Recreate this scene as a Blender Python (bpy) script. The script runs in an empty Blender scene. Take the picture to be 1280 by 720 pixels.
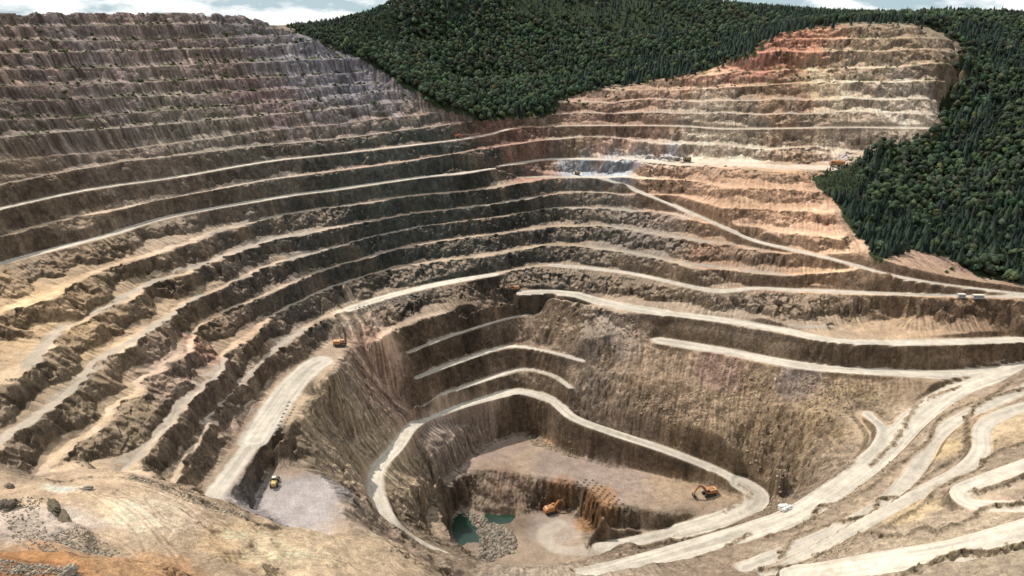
import bpy, bmesh, math, random
import numpy as np
from mathutils import Vector, Matrix
random.seed(7)
S = bpy.context.scene
COL = S.collection
R = math.radians

# ------------------------------------------------------------------ camera
F_PX, CX, CY = 950.0, 640.0, 360.0
CAM_Z, PITCH = 360.0, math.atan(340/950)
cp, sp = math.cos(PITCH), math.sin(PITCH)

def ray(px, py):
    u, v = (px-CX)/F_PX, (CY-py)/F_PX
    return u, cp+v*sp, -sp+v*cp

def wpt(px, py, z=None, D=None):
    """world point seen at photo pixel (px,py) at height z (or at forward distance D)"""
    dx, dy, dz = ray(px, py)
    t = D/dy if z is None else (z-CAM_Z)/dz
    return (dx*t, dy*t, CAM_Z+dz*t)

def project(x, y, z):
    zz = z-CAM_Z
    depth = y*cp-zz*sp
    up = y*sp+zz*cp
    return CX+F_PX*x/depth, CY-F_PX*up/depth

# ------------------------------------------------------------------ noise
_rng = np.random.RandomState(11)
_perm = np.concatenate([_rng.permutation(256)]*3).astype(np.int32)
_ang = _rng.rand(256)*2*np.pi
_gx, _gy = np.cos(_ang).astype(np.float32), np.sin(_ang).astype(np.float32)
def perlin(x, y, seed=0):
    x = np.asarray(x, np.float32)+seed*17.31; y = np.asarray(y, np.float32)-seed*9.77
    xi = np.floor(x).astype(np.int32); yi = np.floor(y).astype(np.int32)
    fx, fy = x-xi, y-yi
    xi &= 255; yi &= 255
    ux, uy = fx*fx*fx*(fx*(fx*6-15)+10), fy*fy*fy*(fy*(fy*6-15)+10)
    def g(a, b, dx, dy):
        h = _perm[_perm[a]+b]
        return _gx[h]*dx+_gy[h]*dy
    n00, n10 = g(xi, yi, fx, fy), g(xi+1, yi, fx-1, fy)
    n01, n11 = g(xi, yi+1, fx, fy-1), g(xi+1, yi+1, fx-1, fy-1)
    a = n00+ux*(n10-n00); b = n01+ux*(n11-n01)
    return (a+uy*(b-a))*1.5
def cells(x, y, seed=0):
    # random value of the nearest jittered cell centre, and distance to it
    xi = np.floor(x).astype(np.int32); yi = np.floor(y).astype(np.int32)
    best = np.full(x.shape, 9.0, np.float32); val = np.zeros(x.shape, np.float32)
    for dx in (-1, 0, 1):
        for dy in (-1, 0, 1):
            a, b = xi+dx, yi+dy; h = _perm[_perm[(a+seed*31) & 255]+(b & 255)]; h2 = _perm[h+57]; h3 = _perm[h2+13]
            d = (a+h/255.0-x)**2+(b+h2/255.0-y)**2
            m = d < best; best = np.where(m, d, best).astype(np.float32); val = np.where(m, h3/127.5-1, val).astype(np.float32)
    return val, best
def fbm(x, y, scale, octv=4, seed=0, gain=0.5):
    r = 0; a = 1.0; f = 1.0/scale
    for i in range(octv):
        r = r+a*perlin(x*f, y*f, seed+i*3+1); a *= gain; f *= 2.03
    return r
def sstep(a, b, x):
    t = np.clip((x-a)/(b-a), 0, 1); return t*t*(3-2*t)

# ------------------------------------------------------------------ survey: bench crest lines
# (level, [(px, py, z)...])  level = bench number, z = height of the bench floor
Z = lambda pts, z: [(p[0], p[1], z) if len(p) == 2 else p for p in pts]
BENCH = [
 (6, Z([(472,422),(487,415),(520,402),(557,392),(600,381),(645,371),(687,370),(720,377),(755,386),(800,391),(830,392),(900,402),(935,409),(985,418),(1035,428),(1085,431),(1180,431),(1280,428,88)], 90)),
 (7, Z([(215,603),(229,572),(254,542),(267,517),(287,500),(315,470),(335,446),(380,415),(400,402),(433,389),(483,373),(533,361),(580,352),(617,344),(650,337),(690,333),(740,337),(795,345),(840,355),(890,366,106),(915,365,107),(945,362,108),(990,365,110),(1060,368,113),(1150,371,116),(1280,374,118)], 105)),
 (8, Z([(157,592),(190,560),(212,536),(228,515),(243,497),(275,472),(283,453),(287,437),(320,420),(342,394),(400,366),(450,347),(500,334),(567,325),(613,320),(660,311),(690,307),(740,310),(802,320),(845,330),(870,337),(915,338),(960,345),(990,350)], 120)),
 (9, Z([(60,592),(81,567),(100,550),(146,523),(138,512),(160,499),(186,491),(178,478),(200,466),(212,452),(227,446),(247,412),(275,393),(325,372),(357,359),(400,340),(442,328),(510,309),(580,298),(667,287),(700,284),(740,284),(765,286),(840,297),(890,305),(915,306),(938,303)], 135)),
 (10, Z([(-40,585),(5,557),(25,542),(55,517),(75,505),(102,477),(125,452),(150,440),(172,425),(202,404),(250,373),(325,337),(375,322),(420,310),(450,300),(533,282),(613,272),(677,262),(740,261),(790,264),(835,262)], 150)),
 (11, Z([(-50,505),(0,483),(15,477),(37,460),(50,450),(67,425),(75,415),(102,406),(135,386),(160,375),(200,352),(235,340),(275,324),(333,303),(383,293),(427,284),(517,268),(613,256),(700,243),(740,240),(780,243)], 165)),
 (12, Z([(-60,420),(0,391),(25,382),(55,375),(100,352),(130,338),(162,328),(205,315),(250,300),(283,287),(340,272),(400,261),(440,257),(510,246),(600,238),(650,229),(695,223),(745,224),(790,224)], 180)),
 (13, Z([(-60,358),(0,331),(133,296),(217,271),(360,246),(413,239),(533,222),(577,218),(633,208),(690,200),(760,201),(860,207),(950,213),(1038,217)], 195)),
 (14, [(-60,318,210),(0,299,210),(73,277,210),(200,252,210),(273,237,210),(350,223,210),(427,213,210),(533,198,212),(613,184,215),(667,178,217),(720,172,218),(797,175,216),(890,182,211),(980,186,209),(1085,189,208)]),
 (15, [(-60,278,225),(0,262,225),(110,238,225),(222,222,225),(333,203,225),(427,192,225),(533,180,227),(600,171,228),(640,161,230),(700,158,230),(840,158,232),(915,162,232),(1060,160,233),(1168,161,233)]),
 (16, [(-60,245,240),(0,231,240),(117,208,240),(167,200,240),(233,193,240),(300,185,240),(427,173,240),(500,163,242),(550,157,243),(597,152,244),(633,149,244),(700,143,245),(760,141,246),(890,142,248),(1060,142,250),(1172,143,250)]),
 (17, [(-60,212,255),(0,202,255),(33,198,255),(133,190,255),(200,182,255),(267,173,255),(333,163,255),(427,155,255),(467,149,256),(533,143,257),(562,141,258),(640,136,259),(700,128,260),(760,127,261),(853,125,262),(1000,125,264),(1172,124,265)]),
 (18, [(-60,182,270),(0,172,270),(100,163,270),(167,158,270),(267,150,270),(427,135,269),(467,130,269),(527,127,270),(700,114,273),(827,112,275),(900,108,278),(1000,105,281),(1200,98,284)]),
 (19, [(-60,155,282),(0,150,282),(100,147,282),(167,141,281),(287,133,281),(367,127,280),(427,122,280),(500,113,281),(740,104,284),(827,100,288),(903,92,296),(1053,88,299),(1120,82,300),(1220,77,302)]),
 (20, [(-60,131,295),(0,128,295),(133,122,295),(267,117,294),(427,107,293),(500,103,294),(853,78,308),(950,66,320),(1053,63,324),(1153,63,324),(1220,67,324)]),
 (21, [(-60,110,307),(0,108,307),(167,103,307),(333,97,306),(427,92,306),(480,88,307),(960,50,338),(1060,48,342),(1190,48,342)]),
 (22, [(-60,88,321),(0,87,321),(133,85,321),(267,80,322),(427,73,323),(460,71,324),(985,40,352),(1066,34,358),(1150,33,358)]),
 (23, [(-60,68,334),(0,67,334),(167,63,335),(333,58,337),(397,49,338)]),
 (24, [(-60,50,347),(0,50,347),(167,51,347),(300,47,349),(367,43,350)]),
 (25, [(-60,33,360),(0,33,360),(100,32,360),(300,30,361),(365,40,357)]),
 (26, [(-60,17,373),(0,17,373),(150,16,373),(290,18,373),(340,31,366)]),
 # east side below the upper platform
 (12.02, [(900,234,182),(940,237,181),(1035,239,181)]),
 (11.02, [(885,258,165),(905,260,165),(960,262,165),(1040,267,166)]),
 (10.02, [(942,290,150),(990,292,150),(1055,300,150)]),
 # ledges
 (6.45, [(955,391,101),(985,400,98),(1040,402,97),(1125,391,100)]),
]
# toe lines: level + bench share, where a bench is wider than usual
WIDE = [
 (13.35, [(760,198,195),(860,199,195),(950,203,195),(1045,206,195)]),
 (6.4, [(650,365,90),(680,361,90),(712,360,90),(750,366,90),(780,378,90),(830,388,90)]),
 (12.35, [(725,218,180),(790,218,180)]),
]
# free-form lines (no bench profile): (bench weight, [(px,py,z)...])
FREE = [
 # lower benches of the inner bowl, crest then toe
 (0, Z([(515,440),(537,431),(582,415),(640,398),(690,392),(730,397)], 75)),
 (0, Z([(535,426),(580,409.5),(640,393),(690,387)], 75)),
 (0, Z([(560,388),(600,379),(645,369.5)], 90.3)),
 (0, Z([(525,472),(575,453),(620,438),(647,434.5),(662,437),(680,440),(705,442),(730,452)], 60)),
 (0, Z([(533,463),(580,445),(640,429.5),(665,431),(690,433)], 60)),
 (0, Z([(525,507),(562,492),(620,472),(655,463),(690,470),(715,487)], 46)),
 (0, Z([(532,500),(562,487),(620,467.5),(655,459),(685,465)], 46)),
 (0, Z([(470,623,27),(466,587,30),(497,545,32),(525,522,33),(562,508,33),(620,494,33),(650,488,33),(690,499,31),(717,522,28),(767,540,23),(827,560,18),(893,583,11),(930,603,6)], 33)),
 (0, [(490,657,24),(523,680,20),(550,694,17)]),
 (0, [(480,622,27),(478,590,30),(505,550,32),(535,523,33),(570,511,33),(625,498,33),(650,492,33),(683,503,31)]),
 # inner strip below ring road
 (0, Z([(540,570),(570,540),(605,520),(635,510),(675,509),(700,520)], 20)),
 (0, Z([(548,560),(575,534),(605,515.5),(635,506),(672,505.5)], 20)),
 (0, Z([(525,612),(532,600),(545,585)], 20)),
 (0, [(700,518,20),(717,527,20),(767,546,16),(827,566,12),(860,580,9)]),
 # main floor boundary
 (0, Z([(545,675),(533,645),(545,610),(577,580),(600,563),(617,551),(647,541),(693,551),(733,564),(767,571),(827,591),(868,600),(900,612,2),(950,622,4)], 0)),
 (0, Z([(562,671),(550,640),(556,622),(577,593),(602,587),(636,589),(664,594),(684,600),(720,608),(737,620),(753,640),(765,654),(800,648),(827,652),(870,655)], 0)),
 (0, Z([(610,575),(660,563),(700,566),(760,588),(820,603),(870,615)], 0)), (0, Z([(600,581),(660,578),(720,592),(790,620),(860,635)], 0)), (0, Z([(670,551),(693,556),(740,575),(800,592)], 0)), (0, Z([(660,588),(720,600),(760,630),(830,642)], 0)),
 # lower pit
 (0, Z([(568,690),(560,668),(566,640),(580,628),(600,643),(640,646),(668,640),(690,636),(712,639),(733,650),(745,668),(790,668,-17),(840,668,-11),(900,652,-2)], -20)),
 (0, Z([(590,705),(640,712),(700,706),(760,690)], -20)),
 (0, [(800,690,-16),(860,676,-8),(920,648,0),(950,640,3)]),
 # dump slope nose with haul bench
 (0, [(472,424,89.5),(448,430,90),(437,437,90),(420,462,90),(396,492,90),(372,520,90),(352,548,90),(328,556,90),(318,575,90),(300,600,90),(270,632,90)]),
 (0, [(437,419,91),(410,427,91),(393,440,91),(378,452,91),(345,470,91),(325,492,91),(305,530,91),(283,560,91),(262,585,91),(250,612,91)]),
 (0, [(448,437,84),(470,470,66),(497,500,50),(512,530,37)]),
 (0, [(395,498,84),(430,540,56),(462,580,33)]),
 # pocket with drill rig
 (0, [(322,562,89),(330,557,89.5),(352,551,89),(372,556,84),(385,562,80)]),
 (0, [(318,640,73),(322,605,73),(337,584,73),(360,578,73),(380,584,73),(405,612,73),(430,640,72),(450,672,71)]),
 (0, [(400,590,76),(440,632,70),(470,672,60)]),
 (0, [(345,655,72),(400,680,71)]),
 # western bench ends run onto the foreground plateau
 (.3, [(-60,600,150),(0,587,147),(40,590,140)]),
 (0, [(65,592,137),(110,590,136),(160,592,134),(190,600,132),(230,615,128),(270,631,120),(310,648,112),(350,655,108),(400,668,100),(440,678,92),(490,682,85),(515,700,75),(560,712,58)]),
 (0, [(0,610,152),(100,615,146),(200,640,140),(300,680,126),(400,710,108)]),
 (0, [(-60,660,165),(0,655,162),(70,630,153),(140,690,150),(230,720,146),(330,760,134)]),
 (0, [(-80,690,186),(0,694,184),(60,700,180),(120,704,172),(200,708,160),(235,722,152)]),
 (0, [(-80,760,200),(60,790,200),(250,800,172),(450,800,128),(700,800,75)]),
 # foreground rim across the bottom
 (0, [(600,712,28),(680,713,24),(760,708,24),(820,702,26)]),
 (0, [(560,735,50),(700,735,38),(850,735,40),(1000,740,60)]),
 # east hillside below the 75 m road
 (0, [(812,424,75),(860,434,75),(910,443,75),(960,455,75),(1010,460,75),(1060,464,75),(1110,467,75),(1180,475,75),(1240,478,75)]),
 (0, [(818,420,76),(860,428,76),(960,445,76),(1060,459,76),(1180,462,76),(1280,448,76)]),
 (0, [(740,500,38),(800,515,40),(860,530,40),(920,560,32),(980,590,30)]),
 (0, [(720,425,74),(760,420,78)]),
 (0, [(730,455,58),(800,470,60),(880,480,60),(960,500,58),(1040,520,60)]),
 (0, [(835,548,26),(880,566,24),(930,583,21),(1000,590,25)]),
 (0, [(860,572,14),(900,585,12),(955,603,8),(1000,605,16),(975,625,10)]),
 (0, [(1240,480,74),(1200,490,71),(1150,520,65),(1105,565,58),(1060,600,49),(1000,640,37),(940,665,28),(850,692,20),(800,705,18)]),
 (0, [(1070,515,58),(1100,530,58),(1120,560,60)]),
 (0, [(1280,490,77),(1240,510,74),(1190,530,70),(1160,560,66),(1130,600,60),(1060,650,50),(990,690,42),(930,712,38)]),
 (0, [(1290,510,80),(1230,520,77),(1225,560,74),(1200,590,70),(1130,620,64),(1060,665,55),(1010,700,49)]),
 (0, [(1340,560,88),(1280,580,86),(1215,612,80),(1220,632,80),(1290,640,86)]),
 (0, [(1340,655,98),(1280,660,94),(1200,685,86),(1100,702,74),(1020,715,60)]),
 (0, [(1340,720,112),(1280,710,106),(1180,730,98),(1080,745,80)]),
 (0, [(1500,800,150),(1300,800,130),(1100,800,100)]),
 # forested ground
 (0, [(372,44,None,960),(385,46,None,962),(400,50,None,965)]),
 (0, [(390,50,None,985),(415,46,None,1010),(445,36,None,1060),(480,14,None,1120),(520,0,None,1200),(700,-4,None,1350),(800,0,None,1400),(900,10,None,1400),(980,25,None,1330)]),
 (0, [(440,72,None,960),(482,90,None,940),(510,108,None,925),(545,128,None,915),(580,139,None,922),(610,146,None,930),(660,140,None,965),(700,124,None,1000)]),
 (0, [(560,110,None,1060),(640,105,None,1090),(720,90,None,1120),(820,80,None,1140),(900,62,None,1160)]),
 (0, [(520,60,None,1120),(640,55,None,1190),(760,50,None,1240),(880,45,None,1240)]),
 (0, [(950,52,None,1110),(975,38,None,1120),(1010,33,None,1125),(1060,28,None,1135),(1140,27,None,1140),(1190,35,None,1130),(1225,60,None,1110)]),
 (0, [(1000,28,None,1230),(1080,26,None,1240),(1180,20,None,1230),(1280,22,None,1200),(1400,30,None,1150)]),
 (0, [(1225,66,None,1075),(1215,95,None,1030),(1190,124,None,1000),(1180,143,None,980),(1175,162,None,955)]),
 (0, [(1090,190,208),(1050,215,195),(1030,225,190),(1045,240,181),(1060,268,166),(1075,298,150),(1100,330,139)]),
 (0, [(1110,335,137),(1180,350,129),(1280,362,124)]),
 (0, [(1130,318,None,705),(1180,328,None,700),(1220,345,None,688),(1280,352,None,684)]),
 (0, [(1300,90,None,1000),(1300,150,None,900),(1300,220,None,815),(1300,300,None,735)]),
 (0, [(1190,200,None,890),(1170,250,None,820),(1180,290,None,765)]),
 (0, [(1500,90,None,900),(1500,200,None,800),(1500,330,None,690)]),
]
# far ground given directly in metres
WORLD = [
 [(-1100,700,350),(-1100,1100,345),(-800,1150,345),(-500,1150,330),(-250,1250,335)],
 [(-1100,1800,330),(-400,1800,340),(-150,1900,350)],
 [(-1500,2600,300),(-500,2600,330)],
 [(0,1650,372),(300,1700,378),(500,1600,372)],
 [(250,2050,430),(400,2050,415),(560,2000,385),(700,1950,350),(950,1900,330)],
 [(200,2600,430),(700,2600,340),(1300,2600,320)],
 [(700,1500,355),(1000,1500,350),(1100,1200,345),(1150,900,330),(1150,650,250)],
 [(-420,200,210),(-200,60,220),(0,60,190),(250,60,170),(500,250,160),(700,450,140),(900,600,150)],
 [(-420,300,190),(-520,420,230),(-620,560,290)],
]

def catmull(P, n=6):
    P = np.array(P, float); m = len(P)
    if m < 3: return np.array([P[0]+(P[-1]-P[0])*t for t in np.linspace(0, 1, n*(m-1)+1)])
    Q = np.vstack([2*P[0]-P[1], P, 2*P[-1]-P[-2]]); out = []
    for i in range(m-1):
        p0, p1, p2, p3 = Q[i:i+4]
        for t in np.arange(n)/n:
            out.append(.5*((2*p1)+(-p0+p2)*t+(2*p0-5*p1+4*p2-p3)*t*t+(-p0+3*p1-3*p2+p3)*t**3))
    out.append(P[-1]); return np.array(out)
def dense(P3, step=0.8):
    P3 = np.array(P3, float); out = []
    for a, b in zip(P3[:-1], P3[1:]):
        n = max(1, int(np.linalg.norm(b[:2]-a[:2])/step))
        out.append(a+(b-a)*(np.arange(n)/n)[:, None])
    out.append(P3[-1:]); return np.vstack(out)
def line3(pts, n=6):
    return dense(catmull([wpt(*p) for p in pts], n))

# ------------------------------------------------------------------ solve smooth fields on a plan grid
G0, GX0, GX1, GY0, GY1 = 2.5, -1500.0, 1700.0, 40.0, 2680.0
def rasterise(cell):
    nx, ny = int((GX1-GX0)/cell)+1, int((GY1-GY0)/cell)+1
    s = np.zeros((3, ny, nx)); c = np.zeros((3, ny, nx))
    def put(k, P, v):
        ix = np.round((P[:, 0]-GX0)/cell).astype(int); iy = np.round((P[:, 1]-GY0)/cell).astype(int)
        ok = (ix >= 0) & (ix < nx) & (iy >= 0) & (iy < ny)
        v = np.broadcast_to(v, ix.shape)
        np.add.at(s[k], (iy[ok], ix[ok]), v[ok]); np.add.at(c[k], (iy[ok], ix[ok]), 1)
    for P, L, W in LINES3:
        put(0, P, P[:, 2])
        if L is not None: put(1, P, L)
        if W is not None: put(2, P, W)
    return s, c
LINES3 = []
GAP = {17: (560, 690), 18: (527, 742), 19: (500, 812), 20: (498, 920), 21: (480, 950), 22: (460, 975)}
# keep each bench a believable step behind the one below it
BD = {}
for n, (L, pts) in enumerate(BENCH):
    if L != int(L): continue
    q = []
    for px, py, z in [p[:3] for p in pts]:
        D = wpt(px, py, z)[1] if z is not None else None
        dz = ray(px, py); slope = dz[2]/dz[1]
        if L-1 in BD and L >= 11:
            pv = BD[L-1]; Dp = np.interp(px, [a for a, _ in pv], [b for _, b in pv])
            st = 20.0 if L >= 15 else 13.0
            inside = pv[0][0]-80 <= px <= pv[-1][0]+80
            if inside: D = Dp+st if L >= 15 else max(D, Dp+st)
        q.append((px, py, None, D))
    BENCH[n] = (L, q); BD[L] = sorted((a[0], a[3]) for a in q)
def level_pts(L, hw, pts):
    xs = [a for a, _ in BD[L]]; ds = [b for _, b in BD[L]]
    return [(px, py, None, float(np.interp(px, xs, ds))+hw) for px, py in pts]
for L, pts in BENCH+WIDE:
    P = line3(pts)
    if L-int(L) > .1 and (L, pts) in WIDE: P[:, 2] += (L-int(L))*14.5
    if L in GAP:      # these old benches stop at the edge of the wood
        pu_ = CX+F_PX*P[:, 0]/(P[:, 1]*cp-(P[:, 2]-CAM_Z)*sp); g0, g1 = GAP[L]
        for part in (P[pu_ < g0], P[pu_ > g1]):
            if len(part): LINES3.append((part, float(L), 1.0))
        continue
    LINES3.append((P, L if L-int(L) > .1 else float(int(L)), 1.0))
def zlow(pts):
    # depths of the lower bowl, levelled between the 90 m bench and the floor
    return [p if len(p) == 4 or p[2] >= 90 else (p[0], p[1], float(np.interp(p[2], [-24, -20, 0, 20, 33, 46, 60, 75, 90], [-46, -42, -19, 4, 18.5, 31, 49.5, 69.8, 90]))+(9*min(1, max(0, (535-p[0])/40)) if p[1] > 500 and p[2] < 60 and p[0] > 440 else 0)+(6 if 60 < p[2] < 85 and p[0] < 480 and p[1] > 580 else 0)) for p in pts]
for W, pts in FREE: LINES3.append((line3(zlow(pts)), None, float(W)))
for pts in WORLD: LINES3.append((dense(pts, 2.0), None, 0.0))

def solve():
    prev = None
    for cell, it in ((40, 500), (20, 250), (10, 200), (5, 160), (2.5, 120)):
        s, c = rasterise(cell); ny, nx = s.shape[1:]
        out = np.zeros((3, ny, nx), np.float32)
        for k in range(3):
            fixed = c[k] > 0; val = np.where(fixed, s[k]/np.maximum(c[k], 1), 0).astype(np.float32)
            if prev is None: u = np.full((ny, nx), val[fixed].mean(), np.float32)
            else:
                yy = np.minimum(np.arange(ny)*cell/pc, prev.shape[1]-1.001); xx = np.minimum(np.arange(nx)*cell/pc, prev.shape[2]-1.001)
                y0, x0 = yy.astype(int), xx.astype(int); fy, fx = (yy-y0)[:, None], (xx-x0)[None]
                p = prev[k]; u = (p[y0][:, x0]*(1-fy)*(1-fx)+p[y0+1][:, x0]*fy*(1-fx)+p[y0][:, x0+1]*(1-fy)*fx+p[y0+1][:, x0+1]*fy*fx).astype(np.float32)
            u[fixed] = val[fixed]
            for _ in range(it):
                q = np.pad(u, 1, mode='edge')
                u = .25*(q[:-2, 1:-1]+q[2:, 1:-1]+q[1:-1, :-2]+q[1:-1, 2:])
                u[fixed] = val[fixed]
            out[k] = u
        prev, pc = out, cell
    return prev
FLD = solve()
def blur(u, n):
    for _ in range(n):
        q = np.pad(u, 1, mode='edge')
        u = (q[:-2, 1:-1]+q[2:, 1:-1]+q[1:-1, :-2]+q[1:-1, 2:]+4*u)/8
    return u
FLD[0] = blur(FLD[0], 1); FLD[1] = blur(FLD[1], 1); FLD[2] = blur(FLD[2], 10)

def samp(u, x, y):
    fx = np.clip((x-GX0)/G0, 0, u.shape[1]-1.001); fy = np.clip((y-GY0)/G0, 0, u.shape[0]-1.001)
    x0, y0 = fx.astype(np.int32), fy.astype(np.int32); fx = (fx-x0).astype(np.float32); fy = (fy-y0).astype(np.float32)
    return (u[y0, x0]*(1-fx)+u[y0, x0+1]*fx)*(1-fy)+(u[y0+1, x0]*(1-fx)+u[y0+1, x0+1]*fx)*fy

# ------------------------------------------------------------------ haul roads: (half width, berm height, brightness, points)
ROADS = [
 (4.5, 0, 1.0, level_pts(13, 5, [(-60,356),(0,329.5),(133,294.5),(217,269.5),(360,244.5),(413,237.5),(533,220.5),(577,216.5),(633,206.5),(690,198.5),(760,199.5)])),
 (2.6, 0, 1.05, level_pts(15, 3, [(-60,277),(0,261),(110,237),(222,221),(333,202),(427,191.3),(533,179.3),(600,170.3),(640,160.3)])),
 (2.4, -1, .6, level_pts(16, 3, [(0,230.5),(167,199.5),(300,184.5),(427,172.5),(550,156.5)])),
 (2.2, -1, .7, level_pts(18, 3, [(0,171.5),(100,162.5),(267,149.5),(427,134.5)])),
 (2.4, -1, .8, level_pts(16, 3, [(700,142.5),(760,140.5),(890,141.5),(1060,141.5),(1168,142.5)])),
 (2.4, -1, .8, level_pts(17, 3, [(720,127),(853,124.5),(1000,124.5),(1172,123.5)])),
 (3, 0, .8, level_pts(15, 3.5, [(700,157),(840,157),(915,161),(1060,159),(1160,160)])),
 (2.5, -1, .6, [(440,256,180),(340,271,180),(283,286,180),(250,299,180)]),
 (3.2, -1, .8, [(300,350,150),(375,321,150),(420,309,150),(533,281,150),(677,261,150),(790,263,150)]),
 (4.0, -1, .85, [(37,458,165),(75,412,165),(135,383,165),(200,349,165),(275,322,165),(333,301,165),(383,292,165)]),
 (3.2, -1, .8, [(342,391,120),(400,364,120),(450,345,120)]),
 (4.0, -1, .85, [(0,549,151),(55,514,150),(102,474,150),(125,450,150),(172,422,150),(250,370,150)]),
 (4.5, -1, .9, [(220,562,105),(254,533,105),(283,492,105),(315,464,105),(345,434,105),(378,412,105)]),
 (4.0, -1, .9, [(150,587,120),(205,531,120),(240,490,120),(272,465,120),(284,447,120)]),
 (5.5, 0, 1.15, [(436,386.5,105),(483,371,105),(533,358.5,105),(580,349,105),(617,343,105)]),
 (5.0, -1, .95, level_pts(14, 5, [(690,175),(720,171),(797,174),(890,181),(980,185),(1085,188)])),
 (3, 0, .9, [(533,224,190),(580,222,186),(640,221.5,182),(695,221,180),(745,222,180)]),
 (13, -1, 1.2, [(780,200,195),(865,203.5,195),(950,207,195),(1035,211,195)]),
 (7, -1, 1.2, [(720,221,180),(785,221,180)]),
 (4.5, 0, .95, [(745,222,180),(780,231,172),(800,240,167),(850,260,156),(900,282,148),(945,301,141),(1000,314,138),(1060,329,133),(1110,343,129),(1180,356,124),(1262,366,119),(1300,370,118)]),
 (4.5, 0, .9, [(690,331.5,105),(740,335.5,105),(795,343,105),(840,353,105),(890,363,106),(915,363,107),(945,360,108),(990,362,110),(1060,365,113),(1150,368,116),(1300,371,118)]),
 (2.5, -1, .75, [(740,309,120),(802,318,120),(845,328,120),(915,336,120),(960,343,119),(1000,352,117),(1040,362,113)]),
 (2.5, -1, .75, [(765,285,135),(840,295.5,135),(890,303.5,135),(938,302,139)]),
 (2.5, -1, .8, [(955,391,101),(975,398,99),(1040,401,98)]),
 (9, 0, .95, [(655,367,90),(690,365.5,90),(720,368,90)]),
 (9, 0, .95, [(720,368,90),(765,380,90),(830,391,90)]),
 (6.5, 0, 1.0, [(830,391,90),(900,399.5,90),(935,405,90),(985,414,90),(1035,425,90),(1085,428.5,90),(1180,427.5,90),(1300,424,88)]),
 (8, 0, 1.0, [(825,425.5,75),(860,431,75),(910,439,75),(960,449.5,75),(1010,457.5,75),(1060,461.5,75),(1110,464.5,75),(1180,468,75),(1250,463,75)]),
 (10, 1.5, 1.0, [(1300,452,76),(1240,470,75),(1195,488,71),(1150,518,65),(1105,563,58),(1060,600,49),(1000,640,37),(940,663,28),(850,690,20),(780,710,17),(735,722,17)]),
 (5, 1.0, .95, [(1085,518,60),(1103,535,61),(1100,552,60),(1078,580,54)]),
 (5.5, 1.8, .9, [(1300,478,80),(1250,500,75),(1205,520,71),(1172,545,67),(1150,580,63),(1110,625,57),(1050,660,50),(985,688,42),(930,710,37)]),
 (6, 1.8, .95, [(1310,500,82),(1260,515,79),(1228,535,77),(1225,565,75),(1200,590,71),(1140,622,64),(1080,652,58),(1020,690,49),(960,722,42)]),
 (6, 1.8, 1.05, [(1340,560,88),(1280,582,86),(1225,602,81),(1200,615,80),(1215,630,80),(1290,634,85)]),
 (12, 2.0, 1.1, [(1340,650,98),(1280,670,94),(1200,690,86),(1100,705,74),(1000,722,58)]),
 (6.5, 0, 1.0, [(550,696,16),(523,682,20),(490,657,24),(474,628,27),(468,602,29),(475,582,30),(497,558,31.5),(515,533,33),(540,519,33),(580,506,33),(620,495,33),(650,489.5,33),(688,499,31),(717,522,28),(767,541,23),(827,561,18),(890,585,11),(925,603,7)]),
 (10, 0, .95, [(925,603,6.5),(947,618,4),(938,635,2),(900,650,-1),(850,664,-8)]),
 (7, 0, .9, [(860,661,-7),(830,668,-11),(790,677,-15),(750,684,-19)]),
 (6, -1, .85, [(760,683,-19),(720,690,-20),(690,684,-20),(682,668,-20),(700,655,-20)]),
 (11, 0, .95, [(400,452,90),(385,462,90),(362,486,90),(338,520,90),(318,550,90)]),
 (2.2, 0, .9, [(512,439.5,75),(537,429.5,75),(582,413.5,75),(640,396.5,75),(690,390.5,75)]),
 (3.0, 0, 1.0, [(522,471,60),(575,451.5,60),(620,436.5,60),(647,433,60),(680,438.5,60),(728,450.5,60)]),
 (2.8, 0, .95, [(520,507,46),(562,490.5,46),(620,470.5,46),(655,461.5,46),(690,468.5,46),(712,484,46)]),
 (6, 0, 1.0, [(318,550,90),(295,582,90),(270,614,90),(262,625,90)]),
]
nyg, nxg = FLD.shape[1:]
RD = np.full((nyg, nxg), 99.0, np.float32)     # distance to road centre minus half width
RC = np.full((nyg, nxg), 99.0, np.float32)     # raw distance
RZ = np.zeros((nyg, nxg), np.float32); RWT = np.zeros((nyg, nxg), np.float32); RPD = np.full((nyg, nxg), 99.0, np.float32); RPB = np.zeros((nyg, nxg), np.float32); RB = np.zeros((nyg, nxg), np.float32); RH = np.zeros((nyg, nxg), np.float32); RS = np.zeros((nyg, nxg), np.float32)
for hw, berm, br, pts in ROADS:
    P = dense(catmull([wpt(*p) for p in zlow(pts)], 8), 1.5)
    sl = 0.0
    for i, p in enumerate(P):
        w = hw+8
        i0, i1 = int((p[0]-w-GX0)/G0), int((p[0]+w-GX0)/G0)+2
        j0, j1 = int((p[1]-w-GY0)/G0), int((p[1]+w-GY0)/G0)+2
        if i0 < 0 or j0 < 0 or i1 >= nxg or j1 >= nyg: continue
        sl += 1.5
        xx = GX0+np.arange(i0, i1)*G0-p[0]; yy = GY0+np.arange(j0, j1)*G0-p[1]
        dd = np.sqrt(xx[None]**2+yy[:, None]**2)
        if berm < 0:      # painted only: dust on a bench floor
            m = dd-hw < RPD[j0:j1, i0:i1]; RPD[j0:j1, i0:i1][m] = (dd-hw)[m]; RPB[j0:j1, i0:i1][m] = br
            continue
        m = dd-hw < RD[j0:j1, i0:i1]
        wgt = 1/(np.maximum(dd-hw*.6, 0)+1.0)**5
        RWT[j0:j1, i0:i1] += wgt; RZ[j0:j1, i0:i1] += wgt*p[2]
        for A, v in ((RD, dd-hw), (RC, dd)): A[j0:j1, i0:i1][m] = v[m]
        for A, v in ((RB, berm), (RH, br), (RS, sl)): A[j0:j1, i0:i1][m] = v
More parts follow.
